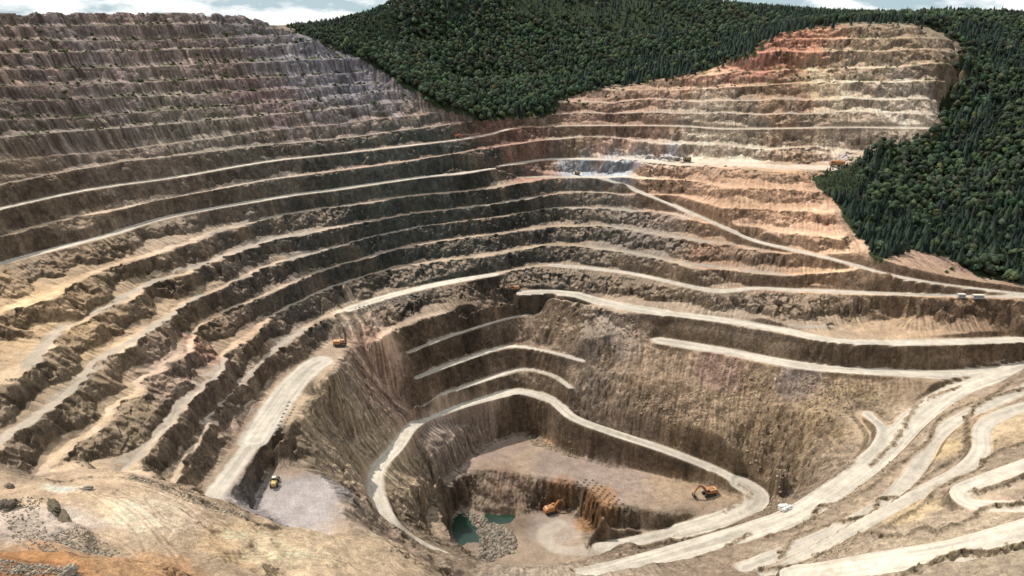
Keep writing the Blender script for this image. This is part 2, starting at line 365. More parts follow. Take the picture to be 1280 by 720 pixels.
RZ = np.where(RWT > 0, RZ/np.maximum(RWT, 1e-12), FLD[0]).astype(np.float32)

# downslope streak noise (line integral of noise along the fall line)
hs = blur(FLD[0], 6)
gy_, gx_ = np.gradient(hs, G0)
gl = np.sqrt(gx_**2+gy_**2)+1e-6
ux_, uy_ = gx_/gl, gy_/gl
xs_ = (GX0+np.arange(nxg)*G0)[None]+np.zeros((nyg, 1)); ys_ = (GY0+np.arange(nyg)*G0)[:, None]+np.zeros((1, nxg))

def streak_grid(sc, n, step, seed):
    acc = 0; X, Y = xs_.astype(np.float32), ys_.astype(np.float32); m = 2*n-1
    for sgn in (1, -1):
        px_, py_ = X.copy(), Y.copy()
        for i in range(n):
            if sgn < 0 and i == 0: pass
            else: acc = acc+perlin(px_/sc, py_/sc, seed)
            px_ = px_+sgn*samp(UX, px_, py_)*step; py_ = py_+sgn*samp(UY, px_, py_)*step
    return (acc/math.sqrt(m)).astype(np.float32)
GLS = blur(gl.astype(np.float32), 3)
UX, UY = ux_.astype(np.float32), uy_.astype(np.float32)
STK = streak_grid(6.0, 7, 2.4, 55)
def height(x, y, full=False):
    """terrain height at plan position, with all rock relief"""
    x = x.astype(np.float32); y = y.astype(np.float32)
    W0 = samp(FLD[2], x, y)
    rd = samp(RD, x, y)
    calm = sstep(0, 14, rd)
    amp = .35+.65*calm
    near = np.clip(y/600, .35, 1)
    # jagged rock edges by warping the survey
    low = np.clip((760-y)/300, 0, 1)*np.clip((60-x)/150, 0, 1)
    w1x, w1y = perlin(x/34, y/34, 1)+1.1*np.abs(perlin(x/19, y/19, 12))-.35, perlin(x/34, y/34, 2)+1.1*np.abs(perlin(x/19, y/19, 13))-.35
    w2x, w2y = fbm(x, y, 10, 3, 3, .55), fbm(x, y, 10, 3, 4, .55)
    st = samp(STK, x, y)
    pv_ = np.clip(.55+.9*perlin(x/90, y/90, 14), .15, 1.3)
    a1 = (3.2+4.0*low)*pv_; a2 = .85*near
    cv_, cd_ = cells(x/7.5+w2x*.25, y/7.5, 3); cw_, cd2 = cells(x/3.1, y/3.1, 5)
    stp = sstep(.75, 1.2, samp(GLS, x, y))*np.clip(1-W0*2, 0, 1)*calm
    wx = x+amp*(w1x*a1+w2x*a2)+stp*(2.1*cv_+.9*cw_); wy = y+amp*(w1y*a1+w2y*a2)+stp*(1.2*cw_-1.8*cv_)
    h = samp(FLD[0], wx, wy); L = samp(FLD[1], wx, wy); W = np.clip(W0*1.6-.25, 0, 1)
    W = W*(1-.10*np.clip(L-15.5, 0, 1)*np.clip((60-x)/200, 0, 1))
    hillw = np.clip((x-20)/80, 0, 1)*np.clip((y-770)/60, 0, 1)
    sal = np.exp(-((x-275)/95)**2-((y-800)/55)**2)
    W = W*(1-hillw*.42*sstep(-.05, .45, perlin(x/75, y/48, 17)+.35*perlin(x/30, y/22, 18)))*(1-.40*sal)
    L = L+hillw*.16*perlin(x/55, y/55, 19)*calm
    # ribs and gullies cut into the faces along the fall line
    L2 = L+.055*st*amp
    k = np.floor(L2); f = L2-k
    b = .34+.10*perlin(x/55, y/55, 21)-.13*low
    up = np.clip(L-15.5, 0, 1)*np.clip((60-x)/200, 0, 1)
    b = b-.16*up
    tal = .28+.34*perlin(x/30, y/30, 23)-.04*low+.12*st+.10*up
    bowl = np.exp(-((x+20)/210)**2-((y-770)/130)**2)
    tal = tal-.30*bowl+.03*np.abs(st)
    hill = np.clip((x-60)/80, 0, 1)*np.clip((y-820)/60, 0, 1)
    b = b-.12*hill; tal = tal+hill*(.45*perlin(x/26, y/26, 25)-.10)
    tal = np.clip(tal, .04, .60)
    f = np.clip(f+((.12-.05*low)*cv_*calm+(.04-.02*low)*cw_+.03*st)*amp*sstep(b+tal*.4, b+tal+.12, f), 0, 1)
    z1 = .012+tal*.66
    ff = np.clip((f-b-tal)/(1-b-tal), 0, 1)
    g = np.where(f < b, .03*f, np.where(f < b+tal, .012+(f-b)*.66, z1+(1-z1)*(ff**.8)))
    z = h+(g-(L-k))*14.5*W
    # roads
    rz = samp(RZ, x, y); ru = sstep(3.5, -1.0, rd)
    z = z*(1-ru)+rz*ru
    bh = samp(RB, x, y)
    if full: return z, W, f, b, tal, rd, L2, w2x, st, cv_+.5*cw_
    return z

BERMS = [
 (2.6, [(1264,477),(1235,497),(1177,522),(1157,555),(1110,592),(1072,620),(1025,632),(1012,652),(960,672)]),
 (2.8, [(1279,485),(1230,502),(1210,522),(1207,560),(1190,575),(1147,602),(1140,612),(1100,625),(1087,640),(1032,660),(997,670),(975,697)]),
 (3.2, [(1285,553),(1235,572),(1222,585),(1185,602),(1167,612),(1155,632),(1100,662)]),
 (4.0, [(1290,590),(1255,607),(1218,615)]),
 (3.4, [(1290,626),(1235,635),(1210,652),(1175,664),(1145,662),(1135,670),(1075,670),(1035,687),(997,702),(950,711)]),
 (5.0, [(1290,676),(1235,687),(1200,690),(1167,700),(1135,718)]),
 (2.2, [(1135,522),(1120,550),(1090,580)]),
 (2.6, [(1058,512),(1082,542),(1075,570),(1052,595),(1010,622),(963,643),(920,656),(853,677),(815,690)]),
 (1.8, [(1200,480),(1150,500),(1137,520)]),
 (2.0, [(935,668),(900,685),(870,697)]), (1.6, [(855,672),(800,690),(760,697)]),
 (1.5, [(0,590),(60,602),(110,597),(160,599),(190,606)]), (2.2, [(170,597),(230,619),(270,636),(310,655),(345,660)]),
 (1.2, [(905,640),(930,625),(940,610),(925,596)]),
]
BCELL, BX0, BX1, BY0, BY1 = 1.0, -320.0, 560.0, 260.0, 640.0
bnx, bny = int((BX1-BX0)/BCELL)+1, int((BY1-BY0)/BCELL)+1
BD_ = np.full((bny, bnx), 30.0, np.float32); BH_ = np.zeros((bny, bnx), np.float32)
def ground_coarse(px, py):
    dx, dy, dz = ray(px, py); t = np.arange(150, 1800, 1.0)/dy
    m = np.nonzero(CAM_Z+dz*t < samp(FLD[0], dx*t, dy*t))[0]; i = m[0] if len(m) else len(t)-1
    return float(dx*t[i]), float(dy*t[i]), 0.0
for bh, pts in BERMS:
    P = dense(catmull([ground_coarse(*p) for p in pts], 6), 1.0)
    for p in P:
        i0, i1 = int((p[0]-8-BX0)/BCELL), int((p[0]+8-BX0)/BCELL)+2; j0, j1 = int((p[1]-8-BY0)/BCELL), int((p[1]+8-BY0)/BCELL)+2
        if i0 < 0 or j0 < 0 or i1 >= bnx or j1 >= bny: continue
        dd = np.sqrt((BX0+np.arange(i0, i1)*BCELL-p[0])[None]**2+(BY0+np.arange(j0, j1)*BCELL-p[1])[:, None]**2)
        m = dd < BD_[j0:j1, i0:i1]; BD_[j0:j1, i0:i1][m] = dd[m]; BH_[j0:j1, i0:i1][m] = bh
def berm_at(x, y):
    fx = np.clip((x-BX0)/BCELL, 0, bnx-1.001); fy = np.clip((y-BY0)/BCELL, 0, bny-1.001)
    x0, y0 = fx.astype(np.int32), fy.astype(np.int32); fx = fx-x0; fy = fy-y0
    d = (BD_[y0, x0]*(1-fx)+BD_[y0, x0+1]*fx)*(1-fy)+(BD_[y0+1, x0]*(1-fx)+BD_[y0+1, x0+1]*fx)*fy
    return d, BH_[y0, x0]
def ground_at(px, py):
    dx, dy, dz = ray(px, py)
    t = np.arange(150, 2600, .5)/dy
    hh = height(dx*t, dy*t)
    m = np.nonzero(CAM_Z+dz*t < hh)[0]
    i = m[0] if len(m) else len(t)-1
    return float(dx*t[i]), float(dy*t[i]), float(hh[i])

# ------------------------------------------------------------------ terrain sheet
rows = np.concatenate([np.arange(-60, 150, 6.0), np.arange(150, 460, .7), np.arange(460, 1010, .72), np.arange(1010, 1180, 1.4),
                       1180*np.exp(np.linspace(0, math.log(2620/1180), 130))])
ua = np.concatenate([np.linspace(-1.35, -.76, 60)[:-1], np.linspace(-.76, .76, 1420), np.linspace(.76, 1.35, 60)[1:]])
# plan columns fan out so that near ground is meshed more finely than far ground
yy = rows[:, None]+0*ua[None]
xx = ua[None]*(rows[:, None]*.92+95)
NR, NC = xx.shape
xf, yf = xx.ravel().astype(np.float32), yy.ravel().astype(np.float32)
zf, Wt, ff_, bb, tt, rdist, L2, n10, st0, blk = height(xf, yf, True)
roadm = 1-sstep(-1.0, 1.2, rdist+fbm(xf, yf, 6, 2, 77)*1.0)
def poly_mask(x, y, P, soft=3.0):
    """signed-ish mask of a plan polygon (1 inside)"""
    P = np.array(P); n = len(P); ins = np.zeros(x.shape, bool); d = np.full(x.shape, 1e9, np.float32)
    for i in range(n):
        ax, ay = P[i]; bx, by = P[(i+1) % n]
        c = ((ay > y) != (by > y)) & (x < (bx-ax)*(y-ay)/((by-ay) if by != ay else 1e-9)+ax); ins ^= c
        ex, ey = bx-ax, by-ay; t = np.clip(((x-ax)*ex+(y-ay)*ey)/(ex*ex+ey*ey+1e-9), 0, 1)
        d = np.minimum(d, (x-ax-t*ex)**2+(y-ay-t*ey)**2)
    d = np.sqrt(d); return sstep(-soft, soft, np.where(ins, d, -d))
def P2(z, pts): return [wpt(a, b, z)[:2] for a, b in pts]
# fall-line streaks
def streak(x, y, sc, n=9, step=3.0, seed=5):
    acc = 0; px_, py_ = x.copy(), y.copy()
    qx, qy = x.copy(), y.copy()
    for i in range(n):
        acc = acc+perlin(px_/sc, py_/sc, seed)+(perlin(qx/sc, qy/sc, seed) if i else 0)
        px_ = px_+samp(ux_, px_, py_)*step; py_ = py_+samp(uy_, px_, py_)*step
        qx = qx-samp(ux_, qx, qy)*step; qy = qy-samp(uy_, qx, qy)*step
    return acc/math.sqrt(2*n-1)
st1 = streak(xf, yf, 2.2, 8, 1.15, 5)*.85
st2 = samp(streak_grid(8.0, 9, 3.0, 6), xf, yf)*.9
slope0 = samp(blur(gl.astype(np.float32), 4), xf, yf)
st_off = (1-.92*sstep(400, 350, yf)*sstep(20, -20, xf))*(1-.85*sstep(90, 150, xf)*sstep(600, 540, yf)); st1 = st1*st_off; st2 = st2*st_off; st1 = st1*sstep(.08, .3, slope0); st2 = st2*sstep(.08, .3, slope0)
# free slopes: gullies and rubble
free = (1-Wt)*sstep(.22, .45, slope0)*sstep(0, 4, rdist)
DUMP = P2(55, [(440,430),(505,462),(530,515),(492,555),(470,600),(530,690),(440,680),(392,590),(350,562),(325,556),(395,492),(425,455)])
dsel = (np.abs(xf+110) < 160) & (yf > 330) & (yf < 680); dump = np.zeros(len(xf), np.float32)
dump[dsel] = poly_mask(xf[dsel]+n10[dsel]*4, yf[dsel], DUMP, 6)
INNER = P2(10, [(545,520),(600,505),(640,500),(560,560),(535,600),(500,640),(482,600),(500,560)])
dump[dsel] = np.maximum(dump[dsel], .8*poly_mask(xf[dsel]+n10[dsel]*4, yf[dsel], INNER, 4))
east = sstep(-10, 60, xf)
rub = fbm(xf, yf, 9, 4, 41, .6)
zf = zf+free*(st1*(.28-.05*dump)*(1-.6*sstep(.9, 1.6, slope0))+st2*(.9+.2*east)*(1-.5*sstep(.9, 1.6, slope0))*(1-.3*dump)+rub*(.45+.65*east)*(1-.9*dump))
flat = (1-Wt)*(1-sstep(.15, .35, slope0))*sstep(0, 4, rdist)
low4 = fbm(xf, yf, 14, 4, 51, .55)
zf = zf+flat*low4*.28
zf = zf+Wt*sstep(0, 5, rdist)*(n10*.18+st1*(.10+.25*(ff_ > bb+tt)))
fg = sstep(430, 330, yf)*sstep(1, 7, rdist)
fge = sstep(20, 120, xf)
fgb = sstep(235, 205, yf)
zf = zf+fg*(low4*(.15+.45*fge+1.2*fgb)+np.abs(n10)*(.02+.18*fge+.8*fgb))

bd_, bh_ = berm_at(xf, yf)
n4 = fbm(xf, yf, 4.5, 3, 31)
bprof = np.exp(-((bd_+n4*2.2)/(1.0+.30*bh_))**2)*(bh_ > 0)
zf = zf+bh_*bprof*(.55+1.1*n4+.25*blk)
roadm = roadm*(1-np.clip(bprof*1.3, 0, 1)); roadm0 = roadm
WATER_Z = -43.2
sel = (np.abs(xf) < 120) & (yf > 380) & (yf < 620)
xs, ys = xf[sel], yf[sel]
m1 = poly_mask(xs+fbm(xs, ys, 8, 2, 91)*2, ys, P2(-42, [(560,648),(577,640),(600,655),(612,690),(590,698),(568,680)]), 2.5)
m2 = poly_mask(xs+fbm(xs, ys, 8, 2, 92)*2, ys, P2(-42, [(606,640),(644,641),(640,652),(610,656)]), 2.5)
zf[sel] -= np.maximum(m1, m2)*2.6*(zf[sel] < -34)

# ------------------------------------------------------------------ rock colours in the ground itself
N = len(xf)
col = np.zeros((N, 3), np.float32)
def C(r, g, b): return np.array([r, g, b], np.float32)
slope_f = np.zeros((NR, NC), np.float32)
Zg = zf.reshape(NR, NC); Xg = xx; Yg = yy
Zs_ = Zg
dzr = np.gradient(Zg, axis=0)/np.gradient(Yg, axis=0)
dzc = np.gradient(Zg, axis=1)/np.maximum(np.gradient(Xg, axis=1), .05)
slope = np.sqrt(dzr**2+dzc**2).ravel().astype(np.float32)
steep = sstep(.68, 1.15, slope)*(1-.85*dump)*(1-.5*free*east*sstep(120, 200, xf+.3*yf-100))*(1-.45*sstep(15.5, 17, L2)*sstep(80, -80, xf)*(Wt > .2)); 
roadm = roadm*(1-sstep(.45, .8, slope)); big = fbm(xf, yf, 130, 4, 101); mid = fbm(xf, yf, 30, 4, 102); fine = fbm(xf, yf, 6, 3, 103)
base_face = C(.126,.088,.059); base_flat = C(.295,.218,.156)
facec = base_face[None]*np.clip(1+.25*big+.32*mid+.24*st1*(1-.8*sstep(1.1, 2.2, slope))+.14*st0*(1-.6*sstep(1.1, 2.2, slope))+.22*blk+.16*perlin(zf/2.6+mid*2, big*2, 141)+.12*perlin(zf/.9+mid, xf*.02, 142), .25, 2.4)[:, None]
flatc = base_flat[None]*(1+.12*big+.18*mid+.14*st1)[:, None]
talm = (Wt*(ff_ >= bb)*sstep(.2, .5, slope)+free)[:, None]; flatc = flatc*(1-talm*.18)*(1+talm*(.40*st1+.25*st2)[:, None]); facec = facec*(1+.30*free*east)[:, None]; flatc = flatc*(1+dump*(.22+.38*st1+.38*st2))[:, None]
upw = (sstep(15.5, 17.5, L2)*sstep(80, -60, xf))[:, None]; flatc = flatc*(1-.30*upw)*(1+upw*(.45*st1+.35*st2)[:, None]); facec = facec*(1+upw*(.45*st2+.25*st1)[:, None])*(1-.08*upw)
col = flatc*(1-steep[:, None])+facec*steep[:, None]
TINT = []   # (px, py, radius m, tint for faces+floors, strength, keeps brightness of)
def tint(px, py, r, c, s=.8, only=None, ry=None):
    gx, gy, gz = ground_at(px, py)
    d = np.sqrt(((xf-gx)/r)**2+((yf-gy)/(ry or r))**2)+.35*mid
    m = (1-sstep(.55, 1.15, d))*s
    if only == 'steep': m = m*steep
    if only == 'flat': m = m*(1-steep)
    lum = (col@C(.3,.5,.2))/.225
    cl = C(*c); gy = float(cl@C(.3,.5,.2)); cl = (gy+(cl-gy)*.96)*.90*C(1.03, .985, 1.0)
    cc = cl[None]*lum[:, None]
    col[:] = col*(1-m[:, None])+cc*m[:, None]
# upper west: violet grey, browner below
tint(120, 90, 200, (.30,.245,.225), .85, ry=170); tint(330, 110, 180, (.32,.275,.265), .9, ry=170); tint(470, 110, 120, (.33,.285,.275), .85)
tint(60, 110, 60, (.38,.245,.165), .7); tint(250, 100, 45, (.38,.25,.18), .6); tint(200, 50, 120, (.30,.21,.155), .6, ry=60); tint(20, 60, 60, (.35,.24,.17), .6)
tint(180, 95, 40, (.40,.27,.185), .6); tint(200, 150, 120, (.33,.255,.22), .7); tint(60, 165, 60, (.24,.165,.14), .7); tint(330, 135, 50, (.30,.19,.17), .6)
tint(420, 90, 60, (.27,.25,.27), .7); tint(100, 140, 50, (.22,.17,.15), .6)
tint(300, 200, 120, (.31,.265,.19), .75, ry=80); tint(100, 235, 90, (.33,.265,.20), .7); tint(60, 270, 60, (.34,.235,.15), .7); tint(220, 255, 70, (.33,.25,.175), .6); tint(120, 340, 110, (.36,.27,.18), .7)
tint(150, 420, 110, (.38,.275,.165), .75); tint(30, 400, 60, (.40,.275,.15), .8); tint(60, 500, 60, (.39,.29,.18), .7); tint(250, 470, 50, (.37,.27,.20), .7); tint(255, 440, 18, (.40,.22,.15), .7); tint(330, 430, 40, (.37,.255,.17), .6)
tint(600, 150, 50, (.38,.17,.125), .8, ry=35); tint(560, 175, 60, (.34,.24,.175), .7); tint(420, 205, 70, (.33,.24,.175), .6)
tint(650, 185, 60, (.40,.235,.165), .75); tint(500, 205, 70, (.35,.25,.175), .7); tint(480, 260, 120, (.205,.20,.16), .7, 'steep'); tint(560, 275, 120, (.165,.185,.155), .85, 'steep'); tint(700, 300, 90, (.185,.19,.165), .75, 'steep'); tint(400, 330, 70, (.19,.175,.145), .6, 'steep')
tint(330, 360, 60, (.17,.16,.14), .6, 'steep'); tint(620, 250, 50, (.20,.17,.13), .5, 'steep')
tint(765, 208, 75, (.42,.455,.48), .95, ry=34); tint(845, 190, 60, (.44,.44,.44), .85, ry=24); tint(950, 192, 50, (.43,.44,.46), .75, ry=18); tint(1045, 193, 25, (.44,.45,.49), .8)
# east heights: salmon and ochre
tint(950, 110, 200, (.45,.30,.185), .9, ry=160); tint(780, 140, 120, (.42,.27,.19), .8, ry=60); tint(990, 50, 95, (.52,.25,.15), .95, ry=60); tint(900, 82, 60, (.50,.26,.17), .8); tint(1110, 95, 90, (.46,.34,.22), .75)
tint(940, 80, 30, (.36,.16,.11), .6); tint(1030, 110, 40, (.50,.36,.19), .7); tint(1000, 130, 25, (.30,.15,.09), .7); tint(1140, 130, 50, (.42,.36,.29), .6)
tint(1080, 150, 90, (.42,.34,.25), .6); tint(900, 165, 70, (.42,.35,.26), .7); tint(960, 250, 120, (.50,.315,.19), .9, ry=60); tint(850, 235, 60, (.46,.29,.185), .85); tint(1040, 290, 60, (.48,.31,.20), .85)
tint(900, 320, 30, (.33,.19,.12), .8); tint(1000, 285, 40, (.40,.23,.14), .6); tint(800, 290, 60, (.27,.24,.20), .6)
tint(1150, 320, 70, (.46,.30,.21), .8); tint(1080, 330, 50, (.44,.30,.19), .7); tint(950, 330, 60, (.36,.25,.165), .6); tint(1020, 335, 40, (.46,.29,.17), .7)
tint(1180, 400, 60, (.35,.235,.145), .8); tint(1100, 440, 80, (.37,.265,.16), .7); tint(1000, 420, 60, (.33,.25,.17), .6); tint(1250, 400, 40, (.34,.22,.13), .7); tint(900, 400, 50, (.31,.25,.18), .5)
tint(480, 480, 35, (.35,.22,.15), .7); tint(530, 460, 40, (.30,.195,.12), .6, 'steep'); tint(620, 400, 50, (.30,.21,.14), .7); tint(560, 430, 40, (.27,.19,.12), .6, 'steep')
tint(760, 430, 40, (.31,.26,.215), .5); tint(850, 500, 80, (.40,.285,.18), .8); tint(950, 520, 60, (.41,.30,.18), .8); tint(1060, 520, 50, (.44,.32,.185), .85); tint(900, 460, 25, (.30,.19,.15), .7); tint(1000, 475, 22, (.24,.19,.17), .7)
tint(440, 560, 70, (.40,.305,.195), .85); tint(560, 545, 28, (.34,.265,.205), .8); tint(480, 500, 30, (.35,.24,.17), .6)
tint(740, 590, 60, (.30,.235,.19), .85, 'flat'); tint(620, 560, 30, (.33,.245,.19), .8, 'flat'); tint(685, 552, 9, (.46,.28,.14), .8, 'flat'); tint(700, 665, 25, (.38,.315,.25), .8, 'flat'); tint(630, 610, 25, (.30,.205,.14), .7); tint(745, 630, 22, (.36,.20,.09), .9); tint(700, 610, 16, (.30,.16,.08), .8)
tint(600, 668, 24, (.20,.155,.115), .8); tint(640, 655, 14, (.19,.14,.10), .7)
# foreground ochres
tint(250, 650, 115, (.47,.35,.225), .97); tint(110, 620, 60, (.46,.34,.22), .95); tint(200, 640, 26, (.44,.34,.24), .6); tint(330, 690, 30, (.50,.34,.17), .6); tint(450, 700, 60, (.49,.37,.235), .9); tint(55, 655, 24, (.33,.28,.235), .7); tint(75, 610, 10, (.50,.43,.34), .7);
tint(60, 708, 34, (.40,.23,.11), .95); tint(160, 712, 34, (.40,.24,.12), .95); tint(0, 708, 28, (.38,.195,.08), .95); tint(30, 712, 10, (.22,.11,.05), .7)
tint(370, 635, 42, (.34,.305,.28), .95); tint(1200, 580, 110, (.42,.33,.225), .85); tint(1100, 660, 90, (.42,.33,.225), .85); tint(1260, 530, 40, (.45,.34,.205), .85)
tint(1180, 560, 14, (.50,.37,.19), .7); tint(1130, 640, 20, (.50,.38,.20), .6); tint(1240, 700, 80, (.44,.36,.245), .8); tint(700, 712, 60, (.44,.37,.27), .6); tint(1000, 700, 30, (.42,.34,.24), .6)
# bright dust on the floor of benches, pale scree cones at the foot of faces
onb = Wt*(ff_ < bb)*(1-steep)*sstep(900, 500, yf+0*xf)
col *= (1+.28*onb*(1-upw[:, 0])*np.clip(.6+mid, 0, 1.2))[:, None]
tal_m = Wt*((ff_ >= bb) & (ff_ < bb+tt))
col *= (1+.10*tal_m*(1+st1))[:, None]
edge = Wt*np.exp(-((ff_-.10)/.12)**2)*(1-steep)
col *= (1+.30*edge*(1-upw[:, 0]))[:, None]
# damp iron bands & pale veins following the fall line
v = sstep(.35, .9, st2+.5*mid); col *= (1+.30*v*steep)[:, None]
v = sstep(.5, 1.0, -st2+.4*big); col = col*(1-(.25*v*steep)[:, None])+C(.20,.11,.06)[None]*(.25*v*steep)[:, None]
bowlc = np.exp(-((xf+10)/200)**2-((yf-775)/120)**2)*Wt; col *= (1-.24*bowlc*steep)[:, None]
efg = fge*sstep(620, 560, yf)*(1-sstep(-1, 2, -rdist)); mott = sstep(.0, .6, n4+.5*n10); col = col*(1-(.20*efg*mott)[:, None])
clf = sstep(1.1, 2.2, slope); col *= (1+(.12*fine+.09*_rng.randn(N))*(1-.75*clf))[:, None]
# forest soil
FOREST = [(372,42),(400,52),(440,70),(482,92),(510,110),(540,130),(560,140),(600,152),(630,149),(660,147),(690,143),(700,124),(760,110),(830,99),(880,90),(930,72),(950,56),(975,42),(1010,36),(1060,28),(1140,29),(1180,42),(1207,60),(1200,80),(1205,95),(1182,125),(1170,165),(1140,178),(1100,185),(1060,205),(1012,222),(1050,258),(1070,290),(1100,328),(1140,312),(1180,320),(1225,347),(1290,358),(1700,420),(1700,-120),(300,-120),(365,30)]
pu, pv = project(xf, yf, zf)
def in_poly(x, y, P):
    n = len(P); ins = np.zeros(x.shape, bool)
    for i in range(n):
        ax, ay = P[i]; bx, by = P[(i+1) % n]
        ins ^= ((ay > y) != (by > y)) & (x < (bx-ax)*(y-ay)/((by-ay) if by != ay else 1e-9)+ax)
    return ins
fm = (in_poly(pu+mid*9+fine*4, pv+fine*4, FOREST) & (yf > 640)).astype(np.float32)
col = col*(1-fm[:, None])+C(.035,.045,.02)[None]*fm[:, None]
# green scrub on the old western benches and eastern rim
gr = sstep(-.1, .5, fbm(xf, yf, 14, 3, 121)+.3*big)*(ff_ < bb+.12)*Wt*sstep(17.2, 18.5, L2)*(1-fm)*.8
col = col*(1-gr[:, None])+C(.075,.085,.033)[None]*gr[:, None]
# roads
rbr = samp(RH, xf, yf); rc = samp(RC, xf, yf); rs_ = samp(RS, xf, yf)
trk = 1+.03*np.sin(rc*2.0+mid*4)+.30*perlin(rc*.42, rs_/45, 132)+.10*fine
rcol = C(.50,.435,.355)[None]*(rbr*trk*(1+.08*mid))[:, None]
rpd = samp(RPD, xf, yf); rpb = samp(RPB, xf, yf)
pm = (1-sstep(-1.5, 2.0, rpd+mid*2))*(1-sstep(.35, .8, slope))*.85
col = col*(1-pm[:, None])+(C(.47,.395,.315)[None]*rpb[:, None]*(1+.15*mid)[:, None])*pm[:, None]
col = col*(1-roadm[:, None])+rcol*roadm[:, None]
TRK = [[(118,618),(150,632),(180,655),(205,680),(222,705)],[(124,616),(158,631),(188,655),(213,680),(232,704)],[(140,615),(172,630),(200,652),(238,668),(262,672)],[(146,613),(180,629),(206,650),(242,664),(266,668)],
       [(60,608),(100,612),(150,622),(200,640)],[(130,668),(150,676),(165,685),(172,692)],[(180,622),(196,650),(214,665)],[(230,640),(262,664),(300,672),(350,668)],[(236,636),(268,660),(304,668),(352,664)],
       [(150,605),(210,622),(270,655),(330,690)],[(157,603),(216,620),(276,652),(338,688)],[(90,606),(140,640),(170,668),(180,690)],[(250,700),(300,690),(370,690),(430,700)],[(252,704),(302,694),(372,694),(432,704)]]
ts = np.nonzero((yf < 360) & (yf > 200) & (xf < 30) & (xf > -260))[0]; td = np.full(len(ts), 99.0, np.float32)
for tr in TRK:
    Q = dense(catmull([ground_coarse(*c) for c in tr], 5), 4.0)
    for a_, b_ in zip(Q[:-1], Q[1:]):
        e_ = b_[:2]-a_[:2]; t_ = np.clip(((xf[ts]-a_[0])*e_[0]+(yf[ts]-a_[1])*e_[1])/(e_@e_+1e-9), 0, 1)
        td = np.minimum(td, np.sqrt((xf[ts]-a_[0]-t_*e_[0])**2+(yf[ts]-a_[1]-t_*e_[1])**2))
tm = np.exp(-(td/.55)**2)*(.6+.5*n4[ts]); col[ts] *= (1-.38*np.clip(tm, 0, 1))[:, None]; col[ts] *= (1+.14*np.exp(-((td-1.3)/.6)**2))[:, None]
bm = np.clip(bprof*1.25*(.75+.8*n4), 0, 1)*np.where(bh_ > 1.9, 1, .6)
col = col*(1-bm[:, None])+(C(.19,.145,.092)[None]*(1+.6*fine+.5*n4)[:, None])*bm[:, None]
col = np.clip(col, .012, .60)

def grid_mesh(name, keep):
    """mesh of the quads of the terrain grid for which keep is true"""
    idx = np.arange(NR*NC).reshape(NR, NC)
    q = np.stack([idx[:-1, :-1], idx[:-1, 1:], idx[1:, 1:], idx[1:, :-1]], -1).reshape(-1, 4)[keep]
    used = np.zeros(NR*NC, bool); used[q.ravel()] = True
    remap = np.cumsum(used)-1; q = remap[q].astype(np.int32)
    me = bpy.data.meshes.new(name); nv, nf = int(used.sum()), len(q)
    me.vertices.add(nv); me.vertices.foreach_set('co', np.stack([xf[used], yf[used], zf[used]], -1).astype(np.float32).ravel())
    me.loops.add(nf*4); me.loops.foreach_set('vertex_index', q.ravel())
    me.polygons.add(nf); me.polygons.foreach_set('loop_start', np.arange(0, nf*4, 4, dtype=np.int32))
    me.polygons.foreach_set('loop_total', np.full(nf, 4, np.int32)); me.polygons.foreach_set('use_smooth', np.ones(nf, bool))
    me.update(calc_edges=True)
    a = me.color_attributes.new('rock_colour', 'FLOAT_COLOR', 'POINT')
    a.data.foreach_set('color', np.concatenate([col[used], np.ones((nv, 1), np.float32)], 1).ravel())
    a = me.attributes.new('rough', 'FLOAT', 'POINT'); a.data.foreach_set('value', (np.clip(steep+.6*free, 0, 1)*(1-roadm))[used].astype(np.float32))
    return me

def link(name, me, mat=None, parent=None):
    o = bpy.data.objects.new(name, me); COL.objects.link(o)
    if mat is not None and me is not None and not me.materials: me.materials.append(mat)
    if parent is not None: o.parent = parent
    return o

